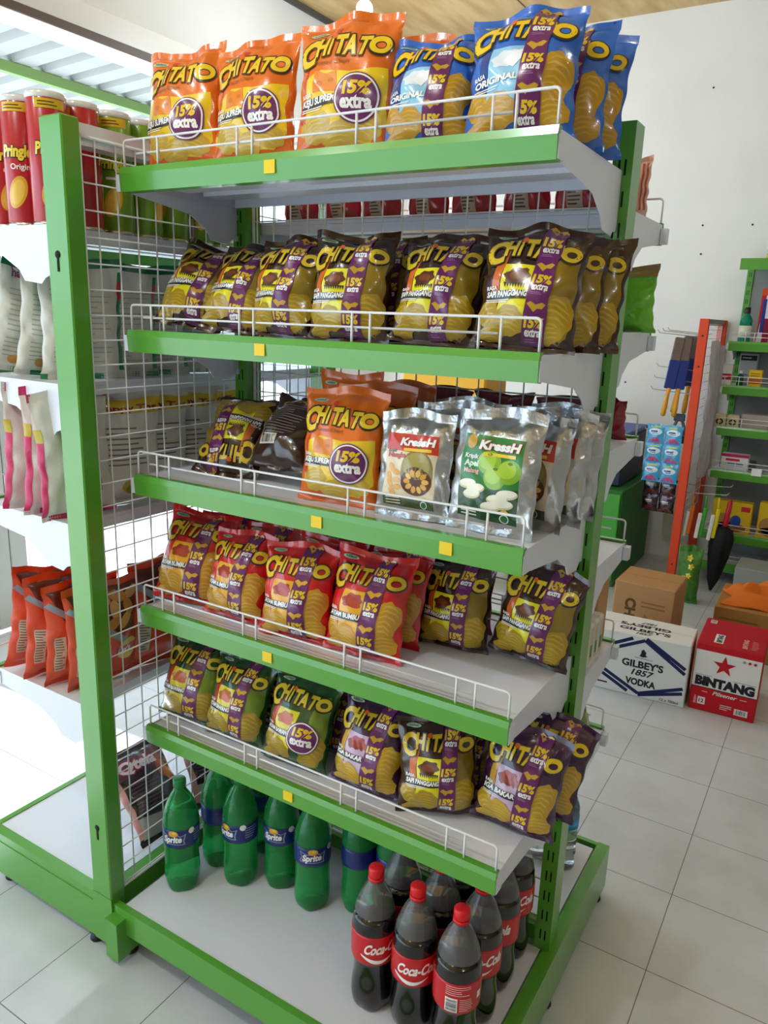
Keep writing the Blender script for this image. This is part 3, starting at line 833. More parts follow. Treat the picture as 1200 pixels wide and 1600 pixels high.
# ------------------------------------------------------------------ silver fruit-chip pouches
def pouch_mesh(kind, seed):
    W, H, T = .160, .208, .05
    b = Bag(W, H, T, seed, .07, .10, 1.1, 1.0, .05)
    mb = MB(); b.body(mb, mat('silver_foil', '#bfc0c0', rough=.28, metal=.9, bump=.35, bscale=40))
    p = Print(); a = H/W
    if kind:
        base = {'apple':'#1f7a2c', 'jack':'#e2cfae'}[kind]
        p.poly([(.13,.16),(.15,1.02),(.85,1.00),(.83,.13)], ink(base), 1)
        if kind == 'jack':
            p.poly([(.15,.82),(.15,1.02),(.85,1.00),(.85,.78)], ink('#c8301f'), 2)
            p.poly([(.13,.16),(.13,.26),(.83,.24),(.83,.13)], ink('#3c4a24'), 2)
            p.ell(.60,.58,.22,.25, ink('#8a7a3a'), 2, 28); p.ell(.60,.64,.18,.16, ink('#a2954a'), 3, 24)
            p.ell(.60,.46,.20,.17, ink('#5a2c14'), 3, 24)
            for q in range(10):
                an = q*.63; p.ell(.60+.12*math.cos(an), .46+.10*math.sin(an), .045,.03, ink('#e3a136' if q%2 else '#edbb5c'), 4, 12, an)
            p.poly([(.56,.83),(.60,.80),(.66,.92)], ink('#2a7a34'), 4)
            for x, y in ((.24,.60),(.32,.55),(.22,.50),(.33,.46),(.24,.42),(.35,.38),(.27,.32)): p.ell(x,y,.06,.035, ink('#e0a648'), 3, 14, x*9)
            p.text('Nangka', .18, .73, .06, ink('#b8402c'), 4, .04, .1)
            p.text('Kripik', .18, .79, .035, ink('#3a5a2c'), 4, .02, .1)
        else:
            p.poly([(.13,.16),(.13,.50),(.4,.46),(.83,.5),(.83,.13)], ink('#12421c'), 2)
            p.ell(.24,.94,.06,.075, ink('#c9952a'), 3, 16)
            for x, y in ((.48,.74),(.72,.67),(.57,.60)):
                p.ell(x,y,.135,.125, ink('#7fae1f'), 3, 24); p.ell(x-.02,y+.02,.10,.09, ink('#a2c636'), 4, 22); p.ell(x,y+.085,.03,.016, ink('#5a7a1a'), 5, 12)
            for x, y in ((.25,.50),(.36,.46),(.32,.40),(.72,.44),(.62,.38),(.68,.33),(.56,.30)):
                p.ell(x,y,.115,.05, ink('#cfc79c'), 4, 20, .1); p.ell(x,y+.012,.105,.04, ink('#f0ecd6'), 5, 20, .1)
            p.text('Kripik', .19, .77, .045, WHT, 4, .03, .1); p.text('Apel', .19, .69, .06, ink('#d8ecd0'), 4, .05, .1); p.text('Malang', .19, .62, .045, ink('#f0b8b4'), 4, .03, .1)
        p.text('KressH', .34, .875, .085, WHT, 5, .05, .2, width=.46, outline=ink('#b3201c'), ob=.05)
        p.lines(.40,.78,.80,.85,1, ink('#e8c83a'),5,2,.7)
        p.ell(.70,.19,.05,.045, WHT, 5, 18); p.ell(.70,.19,.04,.036, ink('#2c6a3a'), 6, 18); p.ell(.70,.26,.04,.022, ink('#e8c81c'), 5, 14)
        p.lines(.18,.42,.17,.27,3, ink('#d8d2bc'),5,5,.4)
        p.onto(mb, b.front, W, .0075, .0003)
    else: p = None
    return mb.mesh('pouch')
PM = {}
def pouch(kind, seed, X, Y, label, yaw=0, lean=8, roll=0, s=1):
    if (kind, seed) not in PM: PM[kind, seed] = pouch_mesh(kind, seed)
    o = bpy.data.objects.new('foil_pouch', PM[kind, seed]); COL.objects.link(o)
    o.matrix_world = Matrix.Translation((X, Y, ZS[2]-.005)) @ Matrix.Rotation(R(yaw),4,'Z') @ Matrix.Rotation(R(-lean),4,'X') @ Matrix.Rotation(R(roll),4,'Y') @ Matrix.Diagonal((s,s,s,1))
    return tag(o, label, 'snack pouch', 'silver pouches on the third shelf')
pouch('jack', 11, .655, -.272, 'silver pouch with red label and jackfruit picture on the third shelf', yaw=2, lean=10, roll=-2, s=.95)
pouch('apple', 12, .808, -.272, 'silver pouch with green label and apple picture on the third shelf', yaw=-2, lean=9, roll=0, s=1.03)
for i, (X, Y) in enumerate(((.675,-.180),(.680,-.105))):
    pouch('jack', 12-i, X, Y, 'silver pouch %s the jackfruit pouch on the third shelf' % ('directly behind','two places behind')[i], lean=7, s=1.0)
for i, (X, Y) in enumerate(((.832,-.190),(.848,-.125),(.852,-.060))):
    pouch('jack', 11+i%2, X, Y, 'silver pouch %s' % ('directly behind the green apple pouch','two places behind the green apple pouch','rearmost on the third shelf, against the slotted post')[i], yaw=-4, lean=6, roll=2, s=1.0)

# ------------------------------------------------------------------ bottles
def catmull(P, n=5):
    out = []
    for i in range(len(P)-1):
        p0, p1, p2, p3 = P[max(i-1,0)], P[i], P[i+1], P[min(i+2,len(P)-1)]
        for k in range(n):
            t = k/n
            out.append(tuple(.5*((2*p1[j]) + (-p0[j]+p2[j])*t + (2*p0[j]-5*p1[j]+4*p2[j]-p3[j])*t*t + (-p0[j]+3*p1[j]-3*p2[j]+p3[j])*t**3) for j in range(2)))
    return out + [P[-1]]
def feet(a, z):
    t = max(0, 1 - z/.05)
    return 1 + t*.10*(abs(math.cos(2.5*a)) - .75)
COKE = catmull([(.018,.012),(.036,.0),(.0435,.018),(.0445,.045),(.0405,.085),(.0425,.118),(.0462,.128),(.0462,.185),(.0455,.20),(.040,.235),(.028,.268),(.0155,.292),(.0135,.305)])
SPR = [(r, z*.91) for r, z in catmull([(.018,.010),(.035,.0),(.0425,.02),(.0435,.055),(.0415,.10),(.0435,.150),(.0440,.160),(.0440,.205),(.043,.215),(.040,.235),(.029,.268),(.0165,.292),(.0135,.305)])]
COKE_PLASTIC = mat('smoky_plastic', '#b9b5b4', rough=.08, trans=.82, ior=1.06, coat=.7)
COLA = mat('cola', '#0e0a0c', rough=.10, coat=.6)
GREENP = mat('green_plastic', '#3fdc70', rough=.05, trans=.78, ior=1.08, coat=.6)
REDL = mat('red_label', '#c4141c', rough=.35, coat=.2); BLUEL = mat('navy_label', '#17286e', rough=.35, coat=.2)
def cap_mesh(mb, z, m, r=.0155, h=.021):
    mb.lathe([(r*.97,z),(r,z+.004),(r,z+h-.003),(r*.86,z+h),(0,z+h)], m, n=36, ripple=lambda a, zz: 1+.02*math.cos(18*a))
def band(mb, prof, z0, z1, m, off=.0008):
    pr = [(r+off, z) for r, z in prof if z0 <= z <= z1]
    mb.lathe([(pr[0][0]-off, pr[0][1])] + pr + [(pr[-1][0]-off, pr[-1][1])], m, n=40)
    return pr
def make_cola(rotlabel, back=False):
    r = empty('cola_bottle')
    b = MB(); b.lathe([q for q in COKE if q[1] >= .2225], COKE_PLASTIC, n=40); b.f.pop(-2); b.mi.pop(-2); b.sm.pop(-2); b.build('bottle_neck', r)
    l = MB(); pl = [q for q in COKE if q[1] < .2255]; l.lathe(pl, COLA, n=40, ripple=feet); l.build('bottle_body', r)
    c = MB(); cap_mesh(c, .303, mat('red_cap', '#d3141c', rough=.35)); c.lathe([(.0165,.296),(.0165,.301),(.0135,.302)], mat('red_cap', '#d3141c'), n=28); c.build('bottle_cap', r)
    la = MB(); pr = band(la, COKE, .123, .193, REDL)
    p = Print()
    if back:
        p.rect(-.02,.004,.128,.160, WHT, 1); p.bars(-.018,.002,.130,.158, DRK, 2, vert=False); p.lines(-.02,.03,.165,.188,5,ink('#e8b8b4'),1,2); p.lines(.008,.035,.13,.16,7,ink('#e8b8b4'),1,5); p.rect(.045,.056,.150,.166,WHT,1)
    else:
        p.text('Coca-Cola', -.045, .152, .022, WHT, 1, .035, .35, width=.088, rot=.05)
        pts = [(-.05+.095*t, .149-.012*math.sin(PI*t)*1.4+.012*t) for t in np.linspace(0,1,14)]
        p.poly([(x, y) for x, y in pts] + [(x, y-.009*math.sin(PI*min(1,t*1.15+.12))) for (x, y), t in list(zip(pts, np.linspace(0,1,14)))[::-1]], WHT, 1)
    p.onto(la, cyl_map(pr, (0,0,0), rotlabel), 1, .004, .0004)
    la.build('bottle_label', r)
    return r
def make_soda(rotlabel):
    r = empty('soda_bottle')
    b = MB(); b.lathe(SPR, GREENP, n=40, ripple=lambda a, z: feet(a, z)*(1+.008*math.cos(10*a)*max(0, 1-abs(z-.10)/.04))); b.build('bottle_body', r)
    c = MB(); cap_mesh(c, .276, mat('green_cap', '#1d7a3a', rough=.4)); c.build('bottle_cap', r)
    la = MB(); pr = band(la, SPR, .128, .186, BLUEL)
    p = Print()
    p.poly([(-.034,.168),(.028,.166),(.026,.176),(.031,.196),(.018,.190),(.006,.197),(-.012,.190),(-.033,.196),(-.028,.182)], ink('#8fa0b8'), 1)
    p.poly([(-.031,.170),(.025,.1685),(.023,.177),(.027,.1925),(.017,.188),(.006,.194),(-.012,.188),(-.030,.1935),(-.026,.182)], BLUEL, 2)
    p.text('Sprite', -.026, .172, .016, WHT, 3, .045, .2, width=.046, rot=.06)
    p.ell(.0,.197,.012,.008, ink('#e0a418'), 3, 18); p.ell(.003,.200,.006,.004, ink('#e8d23a'), 4, 12)
    p.lines(.05,.085,.168,.20,5, ink('#8a9ac0'),1,6,.35); p.ell(.045,.200,.008,.008, WHT, 1, 16)
    for q in range(len(p.items)):
        T, m_, l_ = p.items[q]; T = T.copy(); T[...,1] -= .025; p.items[q] = (T, m_, l_)
    p.onto(la, cyl_map(pr, (0,0,0), rotlabel), 1, .004, .0004)
    la.build('bottle_label', r)
    return r
toward = math.atan2(-1.2, .55)      # the way labels face the aisle
cola = make_cola(toward+.35); cola_b = make_cola(toward-.05, True)
first = {id(cola): True, id(cola_b): True}
def put(src, x, y, rz, label, z=ZB, cat='bottle', group=None, s=1):
    if first.get(id(src)):
        first[id(src)] = False
        src.location = (x, y, z); src.rotation_euler = (0,0,rz); src.scale = (s,s,s); tag(src, label, cat, group or src.name.split('.')[0].replace('_',' ') + 's'); return src
    o = copy_thing(src, (x, y, z), (0,0,rz), (s,s,s), label, group); o['category'] = cat; o['group'] = group or src.name.split('.')[0].replace('_',' ') + 's'; return o
put(cola, .640, -.320, .25, 'cola bottle at the front left corner of the cola group', s=1.0)
put(cola, .736, -.318, -.15, 'middle cola bottle of the front three, red label facing out')
put(cola_b, .834, -.324, 0, 'front right cola bottle, turned to show its bar code')
put(cola, .643, -.214, .9, 'cola bottle second in the left column of the cola group')
put(cola, .740, -.222, 1.3, 'cola bottle behind the middle front one, cap under the shelf')
put(cola, .836, -.228, -.2, 'cola bottle second in the right column of the cola group')
put(cola, .836, -.132, -.75, 'cola bottle third in the right column of the cola group')
put(cola, .832, -.036, -.25, 'rearmost cola bottle of the right column, beside the slotted post')
put(cola, .740, -.126, 2.0, 'cola bottle third in the middle column, deep in shadow')
soda = make_soda(toward+.1); first[id(soda)] = True
put(soda, .062, -.300, -.15, 'green soda bottle nearest the wire mesh, front left of the base')
put(soda, .078, -.185, 1.2, 'green soda bottle behind the one nearest the mesh')
put(soda, .170, -.205, -.65, 'green soda bottle second in the front row, white round badge on label')
put(soda, .262, -.155, -.3, 'green soda bottle third in the front row of the base')
put(soda, .370, -.170, .12, 'green soda bottle with its label facing straight out, right of the front row')
put(soda, .150, -.075, 1.5, 'green soda bottle at the back between the two leftmost front ones')
put(soda, .245, -.052, .9, 'green soda bottle at the back behind the third front one')
put(soda, .470, -.115, 2.2, 'green soda bottle in shadow right of the front row')
put(soda, .560, -.100, 2.6, 'green soda bottle furthest right, in shadow behind the colas')

# ------------------------------------------------------------------ goods on the end unit
CANS = {}
def make_can(kind):
    r = empty('chip_can')
    col = '#b01822' if kind == 'red' else '#6f9a1c'
    prof = [(.0375,.008),(.0375,.232)]
    b = MB(); b.lathe([(.036,.003),(.0375,.006),(.0375,.234),(.036,.236)], mat('can_' + kind, col, rough=.3, coat=.4), n=36)
    p = Print()
    for a0 in (0, .118):
        p.rect(a0-.028, a0+.030, .214, .231, ink('#d9b326'), 1)
        p.lines(a0-.022, a0+.022, .217, .228, 2, ink('#6a3a10'), 2, 3, .4)
        p.text('Pringles', a0-.033, .132, .021, ink('#e8d43c'), 1, .045, .1, width=.068, outline=ink('#1c120a'), ob=.06)
        p.text('Original', a0-.016, .108, .0105, WHT, 1, .015) if kind == 'red' else p.lines(a0-.018, a0+.016, .106, .119, 1, WHT, 1, 2, .4)
        p.ell(a0-.005, .065, .018, .032, ink('#d9a52c'), 1, 22, -.35); p.ell(a0-.005, .065, .013, .025, ink('#e6bc4c'), 2, 20, -.35)
    p.rect(.062,.088,.015,.06, ink('#e6e2d6'), 1); p.bars(.064,.086,.02,.045, DRK, 2)
    p.onto(b, cyl_map(prof, (0,0,0), 0), 1, .006, .0003); b.build('can_body', r)
    m_ = MB(); m_.lathe([(.030,.004),(.038,.0),(.0388,.003),(.0376,.008)], mat('tin_rim', '#c9c9c6', rough=.25, metal=1), n=36); m_.build('base_rim', r)
    l = MB(); l.lathe([(.0372,.233),(.0386,.235),(.0386,.244),(.036,.246),(.034,.243),(0,.243)], mat('clear_lid', '#d8d8d4', rough=.2, coat=.3), n=36); l.build('lid', r)
    return r
can_r, can_g = make_can('red'), make_can('green'); first[id(can_r)] = True; first[id(can_g)] = True
fa = math.atan2(-1.2, 1.4)
for x, y, rz, lb in ((-.208,-.405,fa-.2,'red potato chip can at the left edge of the end unit, beside the thick post'),
                     (-.130,-.402,fa+.25,'red potato chip can half hidden behind the top of the thick post'),
                     (-.287,-.398,fa+.5,'red potato chip can cut off by the left edge of the picture'),
                     (-.134,-.322,fa+1.9,'red potato chip can seen through the wire mesh right of the thick post')):
    put(can_r, x, y, rz, lb, EZ[0]-.006, 'chip can')
for i, (x, y) in enumerate(((-.134,-.240),(-.134,-.158),(-.136,-.076),(-.134,.006),(-.134,.088))):
    put(can_g, x, y, fa+1.2*i, 'green potato chip can behind the wire mesh, %s from the red can' % ('first','second','third','fourth','fifth')[i], EZ[0]-.006, 'chip can')

def side_bag_mesh(kind, W, H, T, seed):
    b = Bag(W, H, T, seed, .05, .07, 1.1)
    mb = MB(); p = Print(); a = H/W; q = Print()
    if kind == 'snack_green':
        b.body(mb, film('leaf', '#0f7a4a'), mback=film('pale', '#d4d1c6'))
        q.text('hapi', .12, 1.28*a/1.5, .11, ink('#8a1c3c'), 1, .04, .15); q.lines(.12,.9,.55*a/1.5,1.15*a/1.5,9, ink('#a8a59a'),1,seed,.22); q.lines(.12,.9,.2*a/1.5,.5*a/1.5,5, ink('#a8a59a'),1,seed,.22)
        q.rect(0,1,a*.93,a, ink('#0f6a44'), 1); q.poly([(.93,.1),(1,.1),(1,a*.9),(.95,a*.9)], ink('#0f7a4a'), 1)
        q.ell(.97,.75*a,.03,.08*a, ink('#c4202c'), 2, 14); q.ell(.3,.18,.1,.06, ink('#c98a2c'), 2, 14)
        p.ell(.5,.6*a,.3,.2, ink('#c4202c'), 1); p.ell(.5,.2*a,.35,.15, ink('#c98a2c'), 1)
    elif kind == 'snack_pink':
        b.body(mb, film('pink', '#c92a63'), mback=film('ivory', '#d9d6cb'))
        q.poly([(.0,.06),(.07,.06),(.07,a*.62),(.0,a*.62)], ink('#d03468'), 1); q.rect(.0,.07,a*.62,a*.72, ink('#c9b82c'), 2)
        q.rect(.3,.8,.2*a,.62*a, ink('#55504a'), 1); q.rect(.31,.79,.2*a+.01,.62*a-.01, ink('#cfcbc0'), 2); q.lines(.34,.76,.22*a,.6*a,10, ink('#7c766c'),3,seed,.35)
    elif kind == 'snack_white':
        b.body(mb, film('ivory', '#d9d6cb'), mback=film('ivory', '#d9d6cb'))
        q.rect(.0,1,a*.80,a*.92, ink('#d9b41c'), 1); q.text('Happy Tos', .06, a*.82, .085, ink('#9a2a14'), 2, .04, .1, width=.9)
        q.lines(.15,.85,.35*a,.7*a,8, ink('#77736a'),1,seed,.3); q.ell(.62,.17*a,.25,.13, ink('#b8a51c'), 1, 20); q.ell(.55,.15*a,.12,.08, ink('#6f8a1c'), 2, 16)
    elif kind == 'crisp_orange':
        b.body(mb, film('tangerine', '#d9481a'), mback=film('tangerine', '#d9481a'))
        q.poly([(.25,.55*a),(1,.45*a),(1,.93*a),(.05,.93*a)], ink('#5a2414'), 1)
        for i in range(9): q.ell(.38+.2*(i%3)+.06*(i//3), (.60+.12*(i//3))*a, .12,.07, ink('#c98a3c' if i%2 else '#dba654'), 2+i%2, 16, .4*i)
        q.poly([(.0,.80*a),(.05,.84*a),(.80,.42*a),(.72,.38*a)], ink('#8fa0b0'), 3)
        q.ell(.80,.30*a,.17,.15, ink('#e8c22c'), 3, 24); q.rect(.62,.97,.27*a,.345*a, ink('#c41c24'), 4); q.text("Lay's", .64,.28*a,.075, WHT, 5, .04, .15)
        q.rect(.08,.22,.16*a,.5*a, ink('#cdbfa8'), 3); q.lines(.09,.21,.17*a,.49*a,12, ink('#6a5a4a'),4,seed,.4)
    elif kind == 'maroon':
        b.body(mb, film('maroon', '#7c1422'), mback=film('maroon', '#7c1422'))
        q.rect(.15,.8,.1*a,.6*a, ink('#a8a49c'), 1); q.lines(.18,.77,.12*a,.58*a,9, ink('#55504a'),2,seed,.35)
    elif kind == 'cassava':
        b.body(mb, film('plum', '#2c141f'), mback=film('plum', '#2c141f'))
        q.poly([(.06,.66*a),(.94,.74*a),(.94,.90*a),(.06,.86*a)], ink('#571a2c'), 1); q.text('Qtela', .14, .72*a, .17, ink('#e6d3d6'), 2, .04, .15, width=.62, outline=ink('#a81c3a'), ob=.06)
        q.ell(.80,.62*a,.12,.16, ink('#c24a1c'), 1, 16, .3); q.ell(.84,.55*a,.07,.12, ink('#d97a2c'), 2, 14); q.poly([(.05,.08),(.5,.08),(.45,.22*a),(.05,.26*a)], ink('#a8a4a0'), 1)
        q.lines(.12,.68,.3*a,.6*a,8, ink('#6c4a58'),1,seed,.3); q.poly([(0,.1),(.06,.1),(.07,.8*a),(0,.8*a)], ink('#c98a84'), 1)
    elif kind == 'navy':
        b.body(mb, film('navy', '#14204c'), mback=film('navy', '#14204c')); q.rect(.1,.9,a*.82,a*.94, ink('#b8602c'), 1)
    elif kind == 'redpack':
        b.body(mb, film('crimson', '#8f1626'), mback=film('crimson', '#8f1626')); q.rect(.3,.62,.10*a,.30*a, ink('#a39a8c'), 1); q.lines(.32,.6,.12*a,.28*a,4,DRK,2,seed,.4)
        p.ell(.5,.5*a,.3,.3, ink('#d9a52c'), 1)
    elif kind == 'limepack':
        b.body(mb, film('lime', '#6fc01e'), mback=film('lime', '#6fc01e')); q.rect(0,1,.84*a,a, ink('#9a7a2c'), 1); q.rect(.15,.6,.52*a,.68*a, ink('#6a3a2c'), 1); q.rect(.15,.6,.70*a,.76*a, ink('#5a8ac4'), 1)
        p.ell(.5,.5*a,.35,.3, ink('#a86a2c'), 1)
    elif kind == 'rosepack':
        b.body(mb, film('rose', '#d3a38c'), mback=film('rose', '#d3a38c'))
        for i in range(7): q.rect(.08+.13*i,.14+.13*i,.2*a,.9*a, ink('#a8443a'), 1)
        q.rect(0,1,.0,.1*a, ink('#8a2a34'), 1); p.rect(.1,.9,.2*a,.8*a, ink('#a8443a'), 1)
    elif kind == 'duopack':
        b.body(mb, film('sage', '#8f9a5c'), mback=film('sage', '#8f9a5c')); q.rect(0,1,.72*a,a, ink('#9a1c24'), 1); q.poly([(.1,.05),(.6,.05),(.5,.3)], ink('#b0202c'), 1); q.ell(.6,.5*a,.25,.2, ink('#b8b48c'), 1)
    p.onto(mb, b.front, W, .012, .0003); q.onto(mb, b.back, W, .010, .0003)
    return mb.mesh('snack_bag')
SB = {}
def side_bag(kind, W, H, T, X, Y, z, label, yaw=-90, lean=0, roll=0, seed=1, cat='snack bag', scale=1, name='snack_bag', group=None):
    k = (kind, W, H, T, seed)
    if k not in SB: SB[k] = side_bag_mesh(kind, W, H, T, seed)
    o = bpy.data.objects.new(name, SB[k]); COL.objects.link(o)
    o.matrix_world = Matrix.Translation((X, Y, z+.001)) @ Matrix.Rotation(R(yaw),4,'Z') @ Matrix.Rotation(R(-lean),4,'X') @ Matrix.Rotation(R(roll),4,'Y') @ Matrix.Scale(scale, 4)
    return tag(o, label, cat, group or {'snack_green':'green and white snack bags on the end unit','snack_pink':'pink edged snack bags on the end unit','snack_white':'white snack bags on the end unit','crisp_orange':'orange crisp bags on the end unit','cassava':'plum snack bags on the end unit base','maroon':'maroon snack bags','redpack':'crimson packs on the rear shelves'}.get(kind))
z2, z3, z4 = EZ[1]-.006, EZ[2]-.006, EZ[3]-.006
side_bag('snack_green', .17,.25,.06, -.365,-.340, z2, 'green and white snack bag at the far left of the end unit, leaning back', -104, 8, -10, 1)
side_bag('snack_green', .17,.235,.06, -.245,-.350, z2, 'green and white snack bag tight against the left side of the thick post', -104, 6, -6, 2)
for i, (x, y) in enumerate(((-.165,-.325),(-.165,-.225),(-.165,-.125),(-.165,-.025))):
    side_bag('snack_green', .185,.255,.055, x, y, z2, 'green and white snack bag behind the wire mesh, %s from the thick post' % ('first','second','third','fourth')[i], -112, 2, 0, 1+i%2)
for i, x in enumerate((-.280,-.205,-.140)):
    side_bag('snack_pink', .17,.285,.055, x+.01, -.385, z3, 'pink edged snack bag on the end unit, %s' % ('leftmost of three','middle of three','nearest the thick post')[i], -106, 2, (-3,-2,3)[i], 1+i)
for i, y in enumerate((-.245,-.145,-.045,.055)):
    side_bag('snack_white', .165,.275,.06, -.135-.006*(i%2), y, z3, 'white snack bag with yellow band behind the mesh, %s from the thick post' % ('first','second','third','fourth')[i], -112, 1, 0, 1+i)
side_bag('navy', .15,.21,.06, -.13,.175, z3, 'dark blue snack bag behind the mesh, right of the white bags', -80, 2, 0, 1)
for i, (x, y, r_) in enumerate(((-.365,-.355,-6),(-.285,-.358,-2),(-.212,-.352,0),(-.150,-.335,2))):
    side_bag('crisp_orange', .19,.265,.06, x, y, z4, 'glossy orange crisp bag on the low end shelf, %s' % ('leftmost','second from left','third from left','half behind the thick post')[i], -100, 6, r_, 1+i)
side_bag('crisp_orange', .20,.29,.06, -.118,-.170, z4, 'orange crisp bag with a potato picture, seen whole through the mesh', -102, 3, 0, 9)
side_bag('maroon', .17,.27,.06, -.125,.03, z4, 'maroon snack bag with grey back panel behind the mesh', -78, 3, 0, 4)
side_bag('maroon', .17,.26,.06, -.22,-.08, z4, 'maroon snack bag leaning behind the orange crisp bags', -70, 8, 0, 5)
side_bag('cassava', .21,.29,.07, -.075,-.205, ZB+.026, 'dark plum snack bag with white lettering slumped on the end unit base', -90, -48, -5, 1, scale=.92)
side_bag('cassava', .21,.28,.07, -.085,-.005, ZB+.016, 'dark plum snack bag standing behind the slumped one on the end unit base', -92, -26, -4, 2, scale=.92)

# ------------------------------------------------------------------ goods on the rear shelves
zr = [z-.006 for z in ZR]
for i in range(7):
    side_bag('redpack', .112,.17,.06, .065+.118*i, .165+.01*(i%2), zr[0], 'crimson pack seen through the back mesh under the top shelf, %s from left' % ('first','second','third','fourth','fifth','sixth','seventh')[i], 180, 0, 0, 1+i%3, cat='snack pack', name='snack_pack')
side_bag('rosepack', .07,.130,.04, .842,.300, zr[0], 'rose striped pack sticking out behind the top of the slotted post', 195, 2, 0, 1, cat='snack pack', name='snack_pack')
side_bag('limepack', .20,.135,.07, .835,.290, zr[1], 'lime green pack with tan top right of the slotted post', 165, 4, 0, 1, cat='snack pack', name='snack_pack')
for i in range(4):
    side_bag('maroon', .15,.095,.05, .33+.15*i, .19, zr[2], 'maroon pack on the rear shelf behind the silver pouches, %s from left' % ('first','second','third','fourth')[i], 180, 0, 0, 4+i%2, cat='snack pack', name='snack_pack')
for k_, (zi, n_) in enumerate(((3,5),(4,4),(5,4))):  # mostly hidden packs added to darken the gaps behind the front bags
    for i in range(n_):
        side_bag('maroon', .15,.19,.06, .10+.155*i, .20, zr[zi], 'added maroon pack darkening the gaps of the %s rear shelf, %s from left' % (('fourth','fifth','lowest')[k_], ('first','second','third','fourth','fifth')[i]), 180, 0, 0, 4+i%2, cat='snack pack', name='snack_pack')
side_bag('redpack', .09,.095,.04, .846,.298, zr[2], 'dark red pack at the end of the rear shelf, beside a wire guard', 165, 6, 0, 2, cat='snack pack', name='snack_pack')
side_bag('duopack', .11,.115,.05, .850,.280, zr[5], 'red and sage green pack right of the slotted post near the floor', 150, 8, 8, 1, cat='snack pack', name='snack_pack')

def carton(name, W, Dp, H, loc, rz, m, label, cat, prints=(), lidtape=True, r=.004):
    """A box standing at loc (front left corner), x to the right, y to the back."""
    mb = MB(); mb.bbox(0, W, 0, Dp, 0, H, m, r)
    for pr, face, L in prints:
        if face == 'front': mp2 = plane_map((0,0,0),(1,0,0),(0,0,1),(0,-1,0))
        elif face == 'top': mp2 = plane_map((0,0,H),(1,0,0),(0,1,0),(0,0,1))
        elif face == 'right': mp2 = plane_map((W,0,0),(0,1,0),(0,0,1),(1,0,0))
        pr.onto(mb, mp2, 1, L, .0004)
    ob = mb.build(name, None, loc, (0,0,rz))
    return tag(ob, label, cat)
cx = paper('#b98a5c')
p = Print(); p.lines(.01,.04,.02,.05,3,DRK,0)
carton('carton', .10,.09,.165, (.775,.262,zr[4]), 0, cx, 'small brown carton on the rear shelf beside the slotted post', 'box', [(p,'right',.05)])
for i in range(3):
    p = Print(); p.rect(.004,.026,.02,.10, paper('#c9bda8'), 0); p.rect(.006,.02,.03,.06, paper('#4a8a3a'), 1)
    carton('snack_pack', .09,.030,.11, (.805,.150+.036*i,zr[4]), 0, paper('#dcd2c6'), 'cream pack in front of the small rear carton, %s' % ('nearest the post','middle','furthest from the post')[i], 'snack pack', [(p,'right',.05)])
# water bottles on the rear base
WP = catmull([(.018,.004),(.031,.0),(.033,.01),(.031,.03),(.033,.045),(.031,.06),(.033,.075),(.031,.09),(.0325,.11),(.0325,.165),(.031,.18),(.022,.205),(.0135,.22),(.0125,.228)], 4)
def make_water():
    r = empty('water_bottle'); b = MB(); b.lathe(WP, mat('water_plastic', '#dfeaf0', rough=.06, trans=.9, ior=1.2), n=28); b.build('bottle_body', r)
    c = MB(); cap_mesh(c, .226, mat('blue_cap', '#1c6ab0', rough=.4), .0145, .016); c.build('bottle_cap', r)
    l = MB(); band(l, WP, .112, .164, mat('sky_label', '#3a9ad2', rough=.35)); l.build('bottle_label', r); return r
wat = make_water(); first[id(wat)] = True
put(wat, .842, .310, 0, 'clear water bottle on the rear base, behind the slotted post')
put(wat, .800, .390, .6, 'clear water bottle on the rear base, nearest the back rim')
put(wat, .765, .315, 1.2, 'clear water bottle on the rear base, second column from the post')

# ------------------------------------------------------------------ cartons on the floor
p = Print(); NAVY = paper('#232a55'); BK = paper('#26242c')
Wg, Hg = .396, .280
cxm, cym = .215, .143
def band_line(p, a, b, w, m, layer):
    a, b = np.array(a), np.array(b); d = (b-a)/np.linalg.norm(b-a); n = np.array([-d[1], d[0]])*w/2
    p.poly([tuple(a-n), tuple(b-n), tuple(b+n), tuple(a+n)], m, layer)
for s_ in (0, 1):
    o_ = .022*s_
    band_line(p, (.215+o_*.2,.262+o_*.4), (.385,.150+o_), .015, NAVY, 0)
    band_line(p, (.06,.185+o_*1.0), (.215,.262+o_*.4) if s_ == 0 else (.165,.262), .015, NAVY, 0)
    band_line(p, (.04,.105-o_), (.21,.018-o_*.3) if s_ == 0 else (.165,.018), .015, NAVY, 0)
    band_line(p, (.21,.018-o_*.3), (.385,.085-o_), .015, NAVY, 0)
p.text("GILBEY'S", cxm, .135, .030, BK, 0, .04, 0, center=True, width=.17)
p.text('1857', cxm, .100, .026, BK, 0, .03, .35, center=True, width=.085)
p.text('VODKA', cxm, .055, .028, BK, 0, .05, 0, center=True, width=.125)
p.poly([(cxm-.004,.185),(cxm-.018,.189),(cxm-.012,.196),(cxm-.010,.214),(cxm-.003,.222),(cxm+.004,.214),(cxm+.010,.208),(cxm+.008,.196),(cxm+.018,.191)], BK, 0)
band_line(p, (cxm-.035,.180), (cxm+.04,.178), .002, BK, 0)
p.text('12 x 700ml', .30, .010, .012, BK, 0, .02); p.lines(.02,.08,.028,.042,1, BK, 0, 2, .5)
t = Print()
t.text("GILBEY'S", .20, .045, .030, BK, 0, .04, 0, center=True, width=.21); t.text('1857', .20, .012, .022, BK, 0, .03, .3, center=True)
t.text("GILBEY'S", .30, .125, .030, BK, 0, .04, 0, width=.21, rot=PI)
t.text('1857', .235, .160, .022, BK, 0, .03, .3, rot=PI)
band_line(t, (0,.108), (Wg,.108), .002, paper('#a8a49a'), 0)
